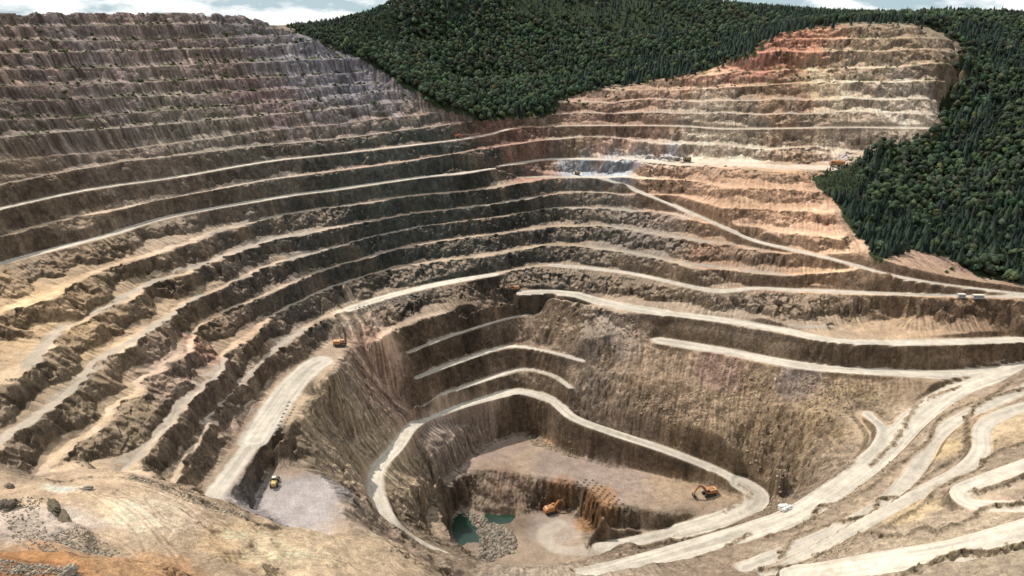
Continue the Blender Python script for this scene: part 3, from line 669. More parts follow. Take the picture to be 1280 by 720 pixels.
# ------------------------------------------------------------------ materials
def new_mat(name):
    m = bpy.data.materials.new(name); m.use_nodes = True; nt = m.node_tree; nt.nodes.clear()
    o = nt.nodes.new('ShaderNodeOutputMaterial'); b = nt.nodes.new('ShaderNodeBsdfPrincipled')
    nt.links.new(b.outputs[0], o.inputs[0]); b.inputs['Roughness'].default_value = .95; b.inputs['Specular IOR Level'].default_value = .15
    return m, nt, b
def ground_mat(name, bump=1.0, streaks=True):
    m, nt, b = new_mat(name); n = nt.nodes; l = nt.links
    at = n.new('ShaderNodeAttribute'); at.attribute_name = 'rock_colour'
    ro = n.new('ShaderNodeAttribute'); ro.attribute_name = 'rough'
    tc = n.new('ShaderNodeTexCoord')
    def noise(sc, det, rough=.6, vec=None):
        x = n.new('ShaderNodeTexNoise'); x.inputs['Scale'].default_value = sc; x.inputs['Detail'].default_value = det; x.inputs['Roughness'].default_value = rough
        l.new(vec or tc.outputs['Object'], x.inputs['Vector']); return x
    mp = n.new('ShaderNodeMapping'); mp.inputs['Scale'].default_value = (1, 1, .75); l.new(tc.outputs['Object'], mp.inputs['Vector'])
    n1 = noise(.55, 6, .7, mp.outputs[0]); n2 = noise(1.6, 4, .65); n3 = noise(.12, 5, .6)
    def ramp(src, lo, hi, a, c):
        r = n.new('ShaderNodeMapRange'); r.inputs[1].default_value = lo; r.inputs[2].default_value = hi; r.inputs[3].default_value = a; r.inputs[4].default_value = c
        l.new(src, r.inputs[0]); return r.outputs[0]
    def math_(op, a, c):
        x = n.new('ShaderNodeMath'); x.operation = op
        for i, s in enumerate((a, c)):
            if isinstance(s, (int, float)): x.inputs[i].default_value = s
            else: l.new(s, x.inputs[i])
        return x.outputs[0]
    f1 = ramp(n1.outputs[0], .3, .7, .58, 1.40); f2 = ramp(n2.outputs[0], .3, .7, .78, 1.22); f3 = ramp(n3.outputs[0], .3, .7, .88, 1.12)
    # rock faces take the full contrast, floors and roads much less
    mixf = n.new('ShaderNodeMix'); l.new(ro.outputs['Fac'], mixf.inputs[0]); mixf.inputs[2].default_value = 1; l.new(f1, mixf.inputs[3]); mf = math_('MULTIPLY', ro.outputs['Fac'], .8); l.new(math_('ADD', mf, .2), mixf.inputs[0])
    # angular blocks and joints, strongest on the rock faces
    wv = n.new('ShaderNodeVectorMath'); wv.operation = 'MULTIPLY_ADD'; l.new(n3.outputs[1], wv.inputs[0]); wv.inputs[1].default_value = (5, 5, 5); l.new(mp.outputs[0], wv.inputs[2])
    vo = n.new('ShaderNodeTexVoronoi'); vo.inputs['Scale'].default_value = .30; l.new(wv.outputs[0], vo.inputs['Vector'])
    sc_ = n.new('ShaderNodeSeparateColor'); l.new(vo.outputs['Color'], sc_.inputs[0])
    vb = math_('ADD', math_('MULTIPLY', math_('SUBTRACT', sc_.outputs[0], .5), math_('MULTIPLY', ro.outputs['Fac'], .55)), 1.0)
    tot = math_('MULTIPLY', math_('MULTIPLY', mixf.outputs[0], vb), math_('MULTIPLY', f2, f3))
    vm = n.new('ShaderNodeVectorMath'); vm.operation = 'SCALE'; l.new(at.outputs['Color'], vm.inputs[0]); l.new(tot, vm.inputs['Scale'])
    l.new(vm.outputs[0], b.inputs['Base Color'])
    bp = n.new('ShaderNodeBump'); bp.inputs['Distance'].default_value = 1.7*bump
    hsum = math_('ADD', math_('ADD', math_('MULTIPLY', n1.outputs[0], 1.8), math_('MULTIPLY', sc_.outputs[1], .8)), math_('MULTIPLY', n2.outputs[0], .5))
    l.new(hsum, bp.inputs['Height'])
    st = math_('ADD', math_('MULTIPLY', ro.outputs['Fac'], .75), .12); l.new(st, bp.inputs['Strength'])
    l.new(bp.outputs[0], b.inputs['Normal'])
    return m
M_ground = ground_mat('rock_and_earth'); M_road = ground_mat('packed_road_dust', .6)

rq = roadm.reshape(NR, NC); rq = (rq[:-1, :-1]+rq[1:, :-1]+rq[:-1, 1:]+rq[1:, 1:]).ravel()/4
vis = np.ones(len(rq), bool)
isroad = rq > .6
g = link('ground', grid_mesh('ground', ~isroad), M_ground); g['kind'] = 'structure'
g = link('haul_roads', grid_mesh('haul_roads', isroad), M_road); g['kind'] = 'structure'

# ------------------------------------------------------------------ camera, sky, sun
cam = bpy.data.cameras.new('camera'); co = bpy.data.objects.new('camera', cam); COL.objects.link(co)
cam.sensor_width = 36; cam.lens = 36*F_PX/1280; cam.clip_start = 1; cam.clip_end = 20000
co.location = (0, 0, CAM_Z); co.rotation_euler = (math.pi/2-PITCH, 0, 0); S.camera = co
SUN_EL = R(53); sd = Vector((-.85, .53, 0)).normalized()
to_sun = Vector((sd.x*math.cos(SUN_EL), sd.y*math.cos(SUN_EL), math.sin(SUN_EL)))
sun = bpy.data.lights.new('sun', 'SUN'); so = bpy.data.objects.new('sun', sun); COL.objects.link(so)
sun.energy = 4.5; sun.angle = R(.55); sun.color = (1, .945, .87); so.rotation_euler = to_sun.to_track_quat('Z', 'Y').to_euler()
w = bpy.data.worlds.new('World'); S.world = w; w.use_nodes = True; nt = w.node_tree; nt.nodes.clear(); n = nt.nodes; l = nt.links
wo = n.new('ShaderNodeOutputWorld'); bg = n.new('ShaderNodeBackground'); sky = n.new('ShaderNodeTexSky')
sky.sky_type = 'NISHITA'; sky.sun_disc = False; sky.sun_elevation = SUN_EL; sky.sun_rotation = math.atan2(sd.x, sd.y); sky.dust_density = .4; sky.air_density = 1.1; sky.ozone_density = 2.0; sky.altitude = 900
tc = n.new('ShaderNodeTexCoord'); mp = n.new('ShaderNodeMapping'); mp.inputs['Scale'].default_value = (1, 1, 3.2)
cn = n.new('ShaderNodeTexNoise'); cn.inputs['Scale'].default_value = 9.0; cn.inputs['Detail'].default_value = 8; cn.inputs['Roughness'].default_value = .58
l.new(tc.outputs['Generated'], mp.inputs[0]); l.new(mp.outputs[0], cn.inputs[0])
cr = n.new('ShaderNodeMapRange'); cr.inputs[1].default_value = .45; cr.inputs[2].default_value = .56; l.new(cn.outputs[0], cr.inputs[0])
mx = n.new('ShaderNodeMix'); mx.data_type = 'RGBA'; l.new(cr.outputs[0], mx.inputs[0]); 
sx = n.new('ShaderNodeMix'); sx.data_type = 'RGBA'; sx.inputs[0].default_value = .8; l.new(sky.outputs[0], sx.inputs[6]); sx.inputs[7].default_value = (8.2, 11.0, 12.6, 1)
l.new(sx.outputs[2], mx.inputs[6]); mx.inputs[7].default_value = (18.5, 18.6, 18.6, 1)
l.new(mx.outputs[2], bg.inputs[0]); bg.inputs[1].default_value = .062; l.new(bg.outputs[0], wo.inputs[0])
S.view_settings.view_transform = 'Standard'; S.view_settings.look = 'None'; S.view_settings.exposure = 0
S.cycles.max_bounces = 4; S.cycles.diffuse_bounces = 3; S.cycles.use_denoising = True
# ------------------------------------------------------------------ water
def flat_poly(name, pts, z, mat):
    me = bpy.data.meshes.new(name); me.from_pydata([(a, b, z) for a, b in pts], [], [list(range(len(pts)))]); me.update()
    return link(name, me, mat)
m, nt_, b_ = new_mat('green_mine_water'); b_.inputs['Base Color'].default_value = (.016, .038, .024, 1); b_.inputs['Roughness'].default_value = .12
b_.inputs['Specular IOR Level'].default_value = .5
nz = nt_.nodes.new('ShaderNodeTexNoise'); nz.inputs['Scale'].default_value = .8; bp_ = nt_.nodes.new('ShaderNodeBump'); bp_.inputs['Strength'].default_value = .05
tcw = nt_.nodes.new('ShaderNodeTexCoord'); nt_.links.new(tcw.outputs['Object'], nz.inputs[0]); nt_.links.new(nz.outputs[0], bp_.inputs['Height']); nt_.links.new(bp_.outputs[0], b_.inputs['Normal'])
wpts = P2(-43.2, [(552,640),(600,630),(660,634),(664,660),(640,705),(570,705)])
g = flat_poly('water', wpts, -43.2, m); g['kind'] = 'structure'

# ------------------------------------------------------------------ quick height lookup on the built sheet
def hz(x, y):
    r = np.interp(y, rows, np.arange(NR)); i = int(min(r, NR-2)); fr = r-i
    def at(i):
        u = x/(rows[i]*.92+95); c = np.interp(u, ua, np.arange(NC)); j = int(min(c, NC-2)); fc = c-j
        return Zg[i, j]*(1-fc)+Zg[i, j+1]*fc
    return float(at(i)*(1-fr)+at(i+1)*fr)
def hz_many(X, Y):
    i = np.clip(np.interp(Y, rows, np.arange(NR)).astype(int), 0, NR-1)
    u = X/(rows[i]*.92+95); j = np.clip(np.round(np.interp(u, ua, np.arange(NC))).astype(int), 0, NC-1)
    return Zg[i, j], slope.reshape(NR, NC)[i, j], rdist.reshape(NR, NC)[i, j], Wt.reshape(NR, NC)[i, j]
def pick(px, py):
    """ground point seen at a photo pixel"""
    dx, dy, dz = ray(px, py)
    y = np.arange(150, 1600, .5); t = y/dy
    H, _, _, _ = hz_many(dx*t, y)
    m = np.nonzero(CAM_Z+dz*t < H)[0]; i = m[0] if len(m) else len(t)-1
    return float(dx*t[i]), float(y[i]), float(H[i])

# ------------------------------------------------------------------ mesh helpers
def attr_mat(name, attr='tone', rough=.9, bump=0):
    m, nt, b = new_mat(name); a = nt.nodes.new('ShaderNodeAttribute'); a.attribute_name = attr
    tc = nt.nodes.new('ShaderNodeTexCoord'); nz = nt.nodes.new('ShaderNodeTexNoise'); nz.inputs['Scale'].default_value = 1.7; nz.inputs['Detail'].default_value = 4
    nt.links.new(tc.outputs['Object'], nz.inputs[0])
    mr = nt.nodes.new('ShaderNodeMapRange'); mr.inputs[1].default_value = .3; mr.inputs[2].default_value = .7; mr.inputs[3].default_value = .7; mr.inputs[4].default_value = 1.3
    vm = nt.nodes.new('ShaderNodeVectorMath'); vm.operation = 'SCALE'
    nt.links.new(nz.outputs[0], mr.inputs[0]); nt.links.new(a.outputs['Color'], vm.inputs[0]); nt.links.new(mr.outputs[0], vm.inputs['Scale']); nt.links.new(vm.outputs[0], b.inputs['Base Color'])
    b.inputs['Roughness'].default_value = rough
    return m
def np_mesh(name, V, F, colr=None):
    """V (n,3), F (m,3) triangles, colr (n,3)"""
    me = bpy.data.meshes.new(name); nf = len(F)
    me.vertices.add(len(V)); me.vertices.foreach_set('co', np.asarray(V, np.float32).ravel())
    me.loops.add(nf*3); me.loops.foreach_set('vertex_index', np.asarray(F, np.int32).ravel())
    me.polygons.add(nf); me.polygons.foreach_set('loop_start', np.arange(0, nf*3, 3, dtype=np.int32)); me.polygons.foreach_set('loop_total', np.full(nf, 3, np.int32))
    me.update(calc_edges=True)
    if colr is not None:
        a = me.color_attributes.new('tone', 'FLOAT_COLOR', 'POINT'); a.data.foreach_set('color', np.concatenate([colr, np.ones((len(V), 1))], 1).astype(np.float32).ravel())
    return me
def ico(sub):
    bm = bmesh.new(); bmesh.ops.create_icosphere(bm, subdivisions=sub, radius=1); bm.verts.ensure_lookup_table()
    V = np.array([v.co[:] for v in bm.verts]); F = np.array([[v.index for v in f.verts] for f in bm.faces]); bm.free(); return V, F
ICO1, ICO2, ICO3, ICO4 = ico(1), ico(2), ico(3), ico(5)
rng = np.random.RandomState(5)

def conifer(tiers, spikes, h=1.0, w=.21, droop=.35, seed=0):
    r = np.random.RandomState(seed); V, F, T = [], [], []
    for t in range(tiers):
        k = t/(tiers-1) if tiers > 1 else 0
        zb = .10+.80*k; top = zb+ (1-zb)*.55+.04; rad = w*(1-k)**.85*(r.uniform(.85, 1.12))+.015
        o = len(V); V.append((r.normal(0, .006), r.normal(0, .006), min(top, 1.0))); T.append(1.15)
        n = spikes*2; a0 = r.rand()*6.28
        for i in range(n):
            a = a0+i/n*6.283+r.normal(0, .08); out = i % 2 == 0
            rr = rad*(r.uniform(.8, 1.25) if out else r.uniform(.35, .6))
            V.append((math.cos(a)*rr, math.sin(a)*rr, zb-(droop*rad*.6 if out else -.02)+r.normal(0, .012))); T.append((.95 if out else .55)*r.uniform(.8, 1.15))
        for i in range(n): F.append((o, o+1+i, o+1+(i+1) % n))
    return np.array(V)*[1, 1, h], np.array(F), np.array(T)
def broadleaf(blobs, leaves, seed=0, base=ICO1):
    r = np.random.RandomState(seed); V, F, T = [], [], []; o = 0
    cs = []
    for k in range(blobs):
        a = r.rand()*6.28; d = 0 if k == 0 else r.uniform(.12, .24); zz = .62 if k == 0 else r.uniform(.42, .78); rad = .27 if k == 0 else r.uniform(.14, .22)
        c = np.array((math.cos(a)*d, math.sin(a)*d, zz)); cs.append((c, rad))
        v = base[0]*rad*(1+r.uniform(-.28, .28, (len(base[0]), 1)))*[1, 1, .95]+c
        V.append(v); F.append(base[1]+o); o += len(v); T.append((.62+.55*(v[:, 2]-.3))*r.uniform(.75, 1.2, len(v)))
    for k in range(leaves):
        c, rad = cs[r.randint(blobs)]; d = r.normal(size=3); d /= np.linalg.norm(d); d[2] = abs(d[2])*.9-.15
        p = c+d*rad*r.uniform(.9, 1.18); e1, e2 = r.normal(size=3), r.normal(size=3); s = r.uniform(.035, .07)
        V.append(np.array([p+e1*s, p+e2*s, p-(e1+e2)*s*.6])); F.append(np.array([[o, o+1, o+2]])); o += 3; T.append(np.full(3, r.uniform(.6, 1.5)))
    return np.vstack(V), np.vstack(F), np.concatenate(T)
def stem(r0=.02, h=.5, n=6, lean=.01):
    V = []; F = []
    for j, (z, r) in enumerate(((-.06, r0*1.3), (h*.5, r0*.8), (h, r0*.3))):
        for i in range(n): V.append((math.cos(i/n*6.283)*r+lean*j, math.sin(i/n*6.283)*r, z))
    for j in range(2):
        for i in range(n):
            a, b, c, d = j*n+i, j*n+(i+1) % n, (j+1)*n+(i+1) % n, (j+1)*n+i; F += [(a, b, c), (a, c, d)]
    return np.array(V), np.array(F)

M_leaf = attr_mat('foliage_greens', rough=.8); M_bark = new_mat('grey_brown_bark')[0]; M_bark.node_tree.nodes['Principled BSDF'].inputs['Base Color'].default_value = (.09, .065, .045, 1)
GREENS = {'spruce': (.022, .035, .025), 'pine': (.033, .048, .029), 'broad': (.045, .063, .034), 'light': (.072, .090, .040)}

# positions of every tree
def forest_spots():
    pts = []
    for (x0, x1, y0, y1, cell) in ((-420, 420, 880, 1250, 5.6), (-300, 900, 1250, 1700, 9.5), (420, 1050, 640, 1250, 5.6), (200, 420, 640, 880, 5.6), (-100, 1200, 1700, 2150, 14)):
        gx = np.arange(x0, x1, cell); gy = np.arange(y0, y1, cell); X, Y = np.meshgrid(gx, gy); X = X.ravel()+rng.uniform(-.45, .45, X.size)*cell; Y = Y.ravel()+rng.uniform(-.45, .45, Y.size)*cell
        H, sl, rd_, W_ = hz_many(X, Y); u, v = project(X, Y, H)
        ok = (u > -120) & (u < 1420) & (v < 430) & ((Y > 1250) & (u > 350) | in_poly(u+rng.normal(0, 4, len(u)), v+rng.normal(0, 2.5, len(u)), FOREST)) & (rd_ > 4)
        pts.append(np.stack([X, Y, H], -1)[ok])
    return np.vstack(pts)
FS = forest_spots()
u_, v_ = project(FS[:, 0], FS[:, 1], FS[:, 2])
kind_n = fbm(FS[:, 0], FS[:, 1], 120, 3, 201)+rng.normal(0, .35, len(FS))
centre = (u_ < 760) & (v_ > 20)
is_broad = np.where(centre, kind_n > -.30, kind_n > .12)
dist = np.sqrt(FS[:, 0]**2+FS[:, 1]**2+(360-FS[:, 2])**2)
hgt = np.where(is_broad, rng.uniform(8, 15, len(FS)), 7+11*rng.rand(len(FS))**1.4)*np.where((u_ < 500) & (v_ < 60), .62, 1.0)*np.where((u_ > 990) & (u_ < 1072) & (v_ > 195) & (v_ < 245), .38, 1.0)
inview = (u_ > 5) & (u_ < 1275) & (v_ > 14)
score = np.where(inview & (FS[:, 1] > 600), hgt/dist, 0)
order = np.argsort(-score); single = np.zeros(len(FS), bool); single[order[:290]] = True

def merge(templates, P, scale, rot, tone, wid):
    V, F, Cc = [], [], []; o = 0
    for (tv, tf, tt_), sel_ in templates:
        n = len(sel_)
        if n == 0: continue
        c, s_ = np.cos(rot[sel_]), np.sin(rot[sel_])
        x = tv[None, :, 0]*c[:, None]-tv[None, :, 1]*s_[:, None]; y = tv[None, :, 0]*s_[:, None]+tv[None, :, 1]*c[:, None]
        sx = (scale*wid)[sel_][:, None]
        v = np.stack([x*sx+P[sel_, 0][:, None], y*sx+P[sel_, 1][:, None], tv[None, :, 2]*scale[sel_][:, None]+P[sel_, 2][:, None]], -1)
        f = tf[None]+(np.arange(n)*len(tv))[:, None, None]+o
        V.append(v.reshape(-1, 3)); F.append(f.reshape(-1, 3)); Cc.append((tone[sel_][:, None, :]*tt_[None, :, None]).reshape(-1, 3)); o += n*len(tv)
    return np.vstack(V), np.vstack(F), np.vstack(Cc)
rest = np.nonzero(~single)[0]
rot = rng.rand(len(FS))*6.28; wid = rng.uniform(.85, 1.2, len(FS))
tone = np.where(is_broad[:, None], np.array(GREENS['broad'])[None]*rng.uniform(.5, 1.6, (len(FS), 1))*(1+rng.normal(0, .10, (len(FS), 3))), np.array(GREENS['spruce'])[None]*rng.uniform(.6, 1.6, (len(FS), 1))*(1+rng.normal(0, .08, (len(FS), 3))))
yel = rng.rand(len(FS)) < .10; tone[yel & is_broad] *= [1.5, 1.25, 1.0]
con_t = [conifer(5, 6, seed=i) for i in range(5)]; bro_t = [broadleaf(4, 46, seed=i) for i in range(5)]
var = rng.randint(0, 5, len(FS))
tpl = [(con_t[i], rest[(~is_broad[rest]) & (var[rest] == i)]) for i in range(5)]+[(bro_t[i], rest[(is_broad[rest]) & (var[rest] == i)]) for i in range(5)]
V, F, Cc = merge(tpl, FS, hgt, rot, tone, wid)
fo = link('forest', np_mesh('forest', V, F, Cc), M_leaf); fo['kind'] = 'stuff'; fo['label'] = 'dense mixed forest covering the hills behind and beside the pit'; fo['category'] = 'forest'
print('trees', len(FS), 'tris', len(F))

def tag(o, label=None, cat=None, group=None, kind=None):
    if label: o['label'] = label
    if cat: o['category'] = cat
    if group: o['group'] = group
    if kind: o['kind'] = kind
    return o
def empty(name, loc, rz=0, tilt=None):
    o = bpy.data.objects.new(name, None); COL.objects.link(o); o.location = loc; o.rotation_euler = (0, 0, rz); o.empty_display_size = .5; return o

# individual trees at the front of the wood
tk = np_mesh('trunk', *stem(.018, .8)); tk.materials.append(M_bark)
def crown_mesh(kind, seed):
    if kind in ('spruce', 'young'): v, f, t = conifer(9, 9, w=.20 if kind == 'spruce' else .26, seed=seed+30)
    else: v, f, t = broadleaf(7, 260, seed=seed+40, base=ICO2)
    c = np.array({'spruce': GREENS['spruce'], 'young': GREENS['pine'], 'broad': GREENS['broad'], 'light': GREENS['light']}[kind])
    c = c*(1+.25*np.random.RandomState(seed).normal())
    me = np_mesh('crown', v, f, np.abs(c)[None]*t[:, None]); me.materials.append(M_leaf); return me
KIND = {'spruce': ('spruce_tree', 'tall dark spruce with a pointed crown standing in the wood right of the pit', 'spruce', 'spruces in the wood right of the pit'),
        'young': ('pine_tree', 'broad mid green conifer standing in the wood right of the pit', 'conifer', 'broad conifers in the wood right of the pit'),
        'broad': ('broadleaf_tree', 'rounded dark green broadleaf tree in the wood right of the pit', 'tree', 'broadleaf trees in the wood right of the pit'),
        'light': ('birch_tree', 'pale yellow green rounded tree among the dark conifers right of the pit', 'tree', 'pale green trees in the wood right of the pit')}
CRM = {k: [crown_mesh(k, i*7+3) for i in range(4)] for k in KIND}
for q, i in enumerate(order[:290]):
    if is_broad[i]: k = 'light' if rng.rand() < .3 else 'broad'
    else: k = 'young' if rng.rand() < .35 else 'spruce'
    nm, lab, cat, grp = KIND[k]
    if u_[i] < 900: lab = lab.replace('the wood right of the pit', 'the wood behind the pit').replace('right of the pit', 'behind the pit'); grp = grp.replace('right of', 'behind')
    t = tag(empty(nm, (FS[i, 0], FS[i, 1], FS[i, 2]-.3), rot[i]), lab, cat, grp); t.scale = (hgt[i]*wid[i], hgt[i]*wid[i], hgt[i])
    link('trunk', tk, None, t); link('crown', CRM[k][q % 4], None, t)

# bushes and scrub on old benches
M_scrub = M_leaf
def bush_mesh(seed):
    r = np.random.RandomState(seed); V, F, T = [], [], []; o = 0
    for k in range(4):
        v = ICO1[0]*r.uniform(.3, .5)*(1+r.uniform(-.3, .3, (len(ICO1[0]), 1)))+[r.uniform(-.35, .35), r.uniform(-.35, .35), r.uniform(.25, .55)]
        V.append(v); F.append(ICO1[1]+o); o += len(v); T.append(r.uniform(.6, 1.4, len(v)))
    for k in range(90):
        d = r.normal(size=3); d /= np.linalg.norm(d); d[2] = abs(d[2]); p = d*r.uniform(.5, .9)*[1, 1, .95]; e1, e2 = r.normal(size=3), r.normal(size=3); s = .08
        V.append(np.array([p+e1*s, p+e2*s, p-(e1+e2)*s*.6])); F.append(np.array([[o, o+1, o+2]])); o += 3; T.append(np.full(3, r.uniform(.6, 1.6)))
    return np.vstack(V), np.vstack(F), np.concatenate(T)
n = 60000; X = rng.uniform(-760, 760, n); Y = rng.uniform(480, 1180, n)
H, sl, rd_, W_ = hz_many(X, Y); u, v = project(X, Y, H)
i_ = np.clip(np.interp(Y, rows, np.arange(NR)).astype(int), 0, NR-1); j_ = np.clip(np.round(np.interp(X/(rows[i_]*.92+95), ua, np.arange(NC))).astype(int), 0, NC-1)
LL = L2.reshape(NR, NC)[i_, j_]; fr = LL-np.floor(LL)
pat = fbm(X, Y, 40, 3, 211)
dens = np.where((u < 520) & (LL > 18), .30+.60*np.clip(pat, 0, 1), np.where((u > 690) & (LL > 17.5), .10+.25*np.clip(pat, 0, 1), .0))
dens = np.where((u > 210) & (u < 330) & (LL > 18.5) & (LL < 22), dens*2.2, dens)
keep = (W_ > .5) & (fr < .50) & (rng.rand(n) < dens) & (u > -60) & (u < 1220) & ~in_poly(u, v, FOREST) & (v > 14)
BX = np.stack([X, Y, H], -1)[keep][:3000]
bt = [bush_mesh(i) for i in range(4)]; nb = len(BX); va = rng.randint(0, 4, nb); sc = rng.uniform(.8, 2.6, nb)*np.where(rng.rand(nb) < .1, 1.6, 1)
V, F, Cc = merge([(bt[i], np.nonzero(va == i)[0]) for i in range(4)], BX, sc, rng.rand(nb)*6.28, np.array([[.060, .075, .026]])*rng.uniform(.5, 1.5, (nb, 1)), np.ones(nb))
so_ = link('bench_scrub', np_mesh('bench_scrub', V, F, Cc), M_scrub); tag(so_, 'low green scrub growing along the old upper benches', 'scrub', None, 'stuff')
print('bushes', nb)
BUSH = [(730,132,5),(724,127,4),(757,122,4),(770,122,3.5),(783,121,3),(905,56,5),(980,72,5),(1010,98,5),(1190,73,6),(1180,76,5),(1171,78,5),(870,89,3.5),(703,121,4),(711,128,4),(826,232,3.6),(840,231,3.8),(857,226,2.2),(524,205,2),(250,77,4),(262,93,4),(282,96,4),(247,71,5),(1190,338,5),(1183,341,4),(995,95,4),(50,41,4),(115,44,4),(245,17,4),(80,15,3),(135,15,3),(20,16,3)]
bm_ = []
for i in range(4):
    v, f, t = bt[i]; me = np_mesh('bush', v, f, np.array([[.045, .062, .022]])*t[:, None]); me.materials.append(M_leaf); bm_.append(me)
for q, (px, py, s_) in enumerate(BUSH):
    p = pick(px, py); o = link('bush', bm_[q % 4]); o.location = p; o.rotation_euler = (0, 0, q*1.3); o.scale = (s_*.7, s_*.7, s_*.75)
    wh = 'an old western bench' if px < 520 else ('the salmon slope below the upper platform' if 200 < py < 300 else ('the bare bank under the right wood' if py > 300 else 'the eastern heights below the wood'))
    tag(o, 'round dark green bush growing on '+wh, 'bush', 'bushes on '+wh)

# ------------------------------------------------------------------ rocks
def rock_mesh(r, base=ICO1):
    v = base[0].copy(); v *= (1+r.uniform(-.25, .25, (len(v), 1)))*r.uniform(.6, 1.2, 3); return v, base[1], r.uniform(.8, 1.2, len(v))
rt = [rock_mesh(np.random.RandomState(i)) for i in range(6)]
def scatter(name, label, polys, n, smin, smax, c0, seed=0, sink=.25, power=2.2, cat='rubble', zref=None):
    r = np.random.RandomState(seed); P = []
    for poly in polys:
        xs = [a for a, _ in poly]; ys = [b for _, b in poly]; k = 0
        W4 = [pick(a, b) for a, b in poly]; wx = [p[0] for p in W4]; wy = [p[1] for p in W4]
        X = r.uniform(min(wx), max(wx), n*4); Y = r.uniform(min(wy), max(wy), n*4)
        ok = in_poly(X, Y, [(a, b) for a, b in zip(wx, wy)]); X, Y = X[ok][:n], Y[ok][:n]
        H, sl_, rd2, _ = hz_many(X, Y); ok = rd2 > 1.5
        P.append(np.stack([X, Y, H], -1)[ok])
    P = np.vstack(P); n_ = len(P); s_ = smin+(smax-smin)*r.rand(n_)**power*1.0; P[:, 2] += s_*.35-s_*sink
    va = r.randint(0, 6, n_); tn = np.array([c0])*r.uniform(.6, 1.45, (n_, 1))*(1+r.normal(0, .05, (n_, 3)))
    V, F, Cc = merge([(rt[i], np.nonzero(va == i)[0]) for i in range(6)], P, s_, r.rand(n_)*6.28, tn, np.ones(n_))
    o = link(name, np_mesh(name, V, F, Cc), M_rock); tag(o, label, cat, None, 'stuff'); return o
M_rock = attr_mat('broken_rock', rough=.95)
scatter('boulder_pile', 'pale grey boulders heaped across the green water on the pit floor', [[(577,643),(590,641),(610,652),(640,664),(647,682),(640,692),(618,699),(596,698),(600,678),(595,662)]], 2600, .25, 1.9, (.23, .19, .15), 1, .2, 2.8)
scatter('rubble', 'loose rubble spread over the slopes and the foot of the faces', [[(1000,462),(1060,480),(1078,510),(1040,530),(985,490)], [(700,385),(790,398),(800,420),(770,450),(700,430),(690,400)], [(840,480),(900,500),(880,560),(800,540),(790,500)], [(900,440),(960,470),(980,560),(900,560)], [(660,545),(720,560),(725,575),(665,556)], [(930,570),(990,590),(975,640),(940,600)], [(790,520),(850,550),(960,600),(900,590)]], 900, .15, 1.5, (.27, .20, .14), 2, .3, 5)
scatter('foreground_rubble', 'grey stones scattered on the ochre ground at bottom left', [[(15,625),(55,618),(50,645),(75,690),(20,680),(0,640)], [(95,655),(150,690),(110,692),(60,670)], [(160,592),(240,618),(310,645),(308,650),(230,625),(160,597)], [(0,700),(80,710),(100,720),(0,719)]], 800, .12, .7, (.31, .26, .20), 3, .2, 3)
scatter('shelf_rubble', 'stones along the berms between the eastern roads', [[(1060,575),(1100,560),(1120,545),(1110,590),(1000,660),(900,690),(980,665)], [(1230,480),(1210,500),(1150,550),(1080,620),(1010,660),(1100,590),(1160,520)], [(880,705),(1000,680),(1080,660),(1060,690),(960,712)]], 900, .2, .9, (.27, .21, .13), 4, .2, 3)

def lump(name, loc, sx, sy, sz, rz, seed, c, label, cat, base=ICO4, rough_=.22):
    r = np.random.RandomState(seed); v = base[0].copy()
    k = 1+rough_*1.5*fbm(v[:, 0]*1.6+seed, v[:, 1]*1.6+v[:, 2]*2, 1.0, 2, seed)+.34*np.abs(fbm(v[:, 0]*2.2+seed, v[:, 1]*2.2+v[:, 2]*3, 1.0, 3, seed+5, .5))*(1 if 'outcrop' in name else .3)+r.uniform(-.03, .03, len(v))
    v = v*k[:, None]; v[:, 2] = np.where(v[:, 2] < 0, v[:, 2]*.3, v[:, 2]); v *= [sx, sy, sz]
    o = link(name, np_mesh(name, v, base[1], np.array([c])*r.uniform(.8, 1.25, (len(v), 1))), M_rock); o.location = loc; o.rotation_euler = (0, 0, rz); tag(o, label, cat); return o
def lp(px, py, *a): return lump('rock_outcrop', pick(px, py), *a)
p = pick(67, 634); lump('rock_outcrop', p, 6.0, 1.9, 2.0, R(-52), 1, (.13, .105, .07), 'dark jagged rock outcrop rising from the ochre ground at lower left', 'rock')
p = pick(80, 650); lump('rock_outcrop', p, 7, 2.0, 1.5, R(-50), 2, (.14, .11, .075), 'low dark rock ridge just below the jagged outcrop at lower left', 'rock')
p = pick(5, 634); lump('rock_outcrop', p, 4.5, 3.6, 2.4, R(20), 3, (.11, .09, .065), 'rounded dark boulder mass cut by the left edge', 'rock')
p = pick(12, 609); lump('rock_outcrop', p, 2.6, 1.4, 1.3, R(-30), 4, (.15, .12, .09), 'small dark rock above the boulder mass at left', 'rock')
p = pick(981, 635); lump('gravel_heap', p, 5.5, 3.6, 2.6, 0, 5, (.62, .60, .56), 'white gravel heap beside the haul road junction', 'heap')
p = pick(107, 611); lump('crushed_stone_heap', p, 3.6, 1.6, .8, R(15), 6, (.20, .17, .14), 'flat grey heap on a white patch of the ochre plateau', 'heap')
p = pick(84, 718); lump('rock_outcrop', p, 3.2, 2.2, 2.4, R(70), 7, (.30, .26, .20), 'pale rock sticking out of the orange earth at the bottom edge', 'rock')

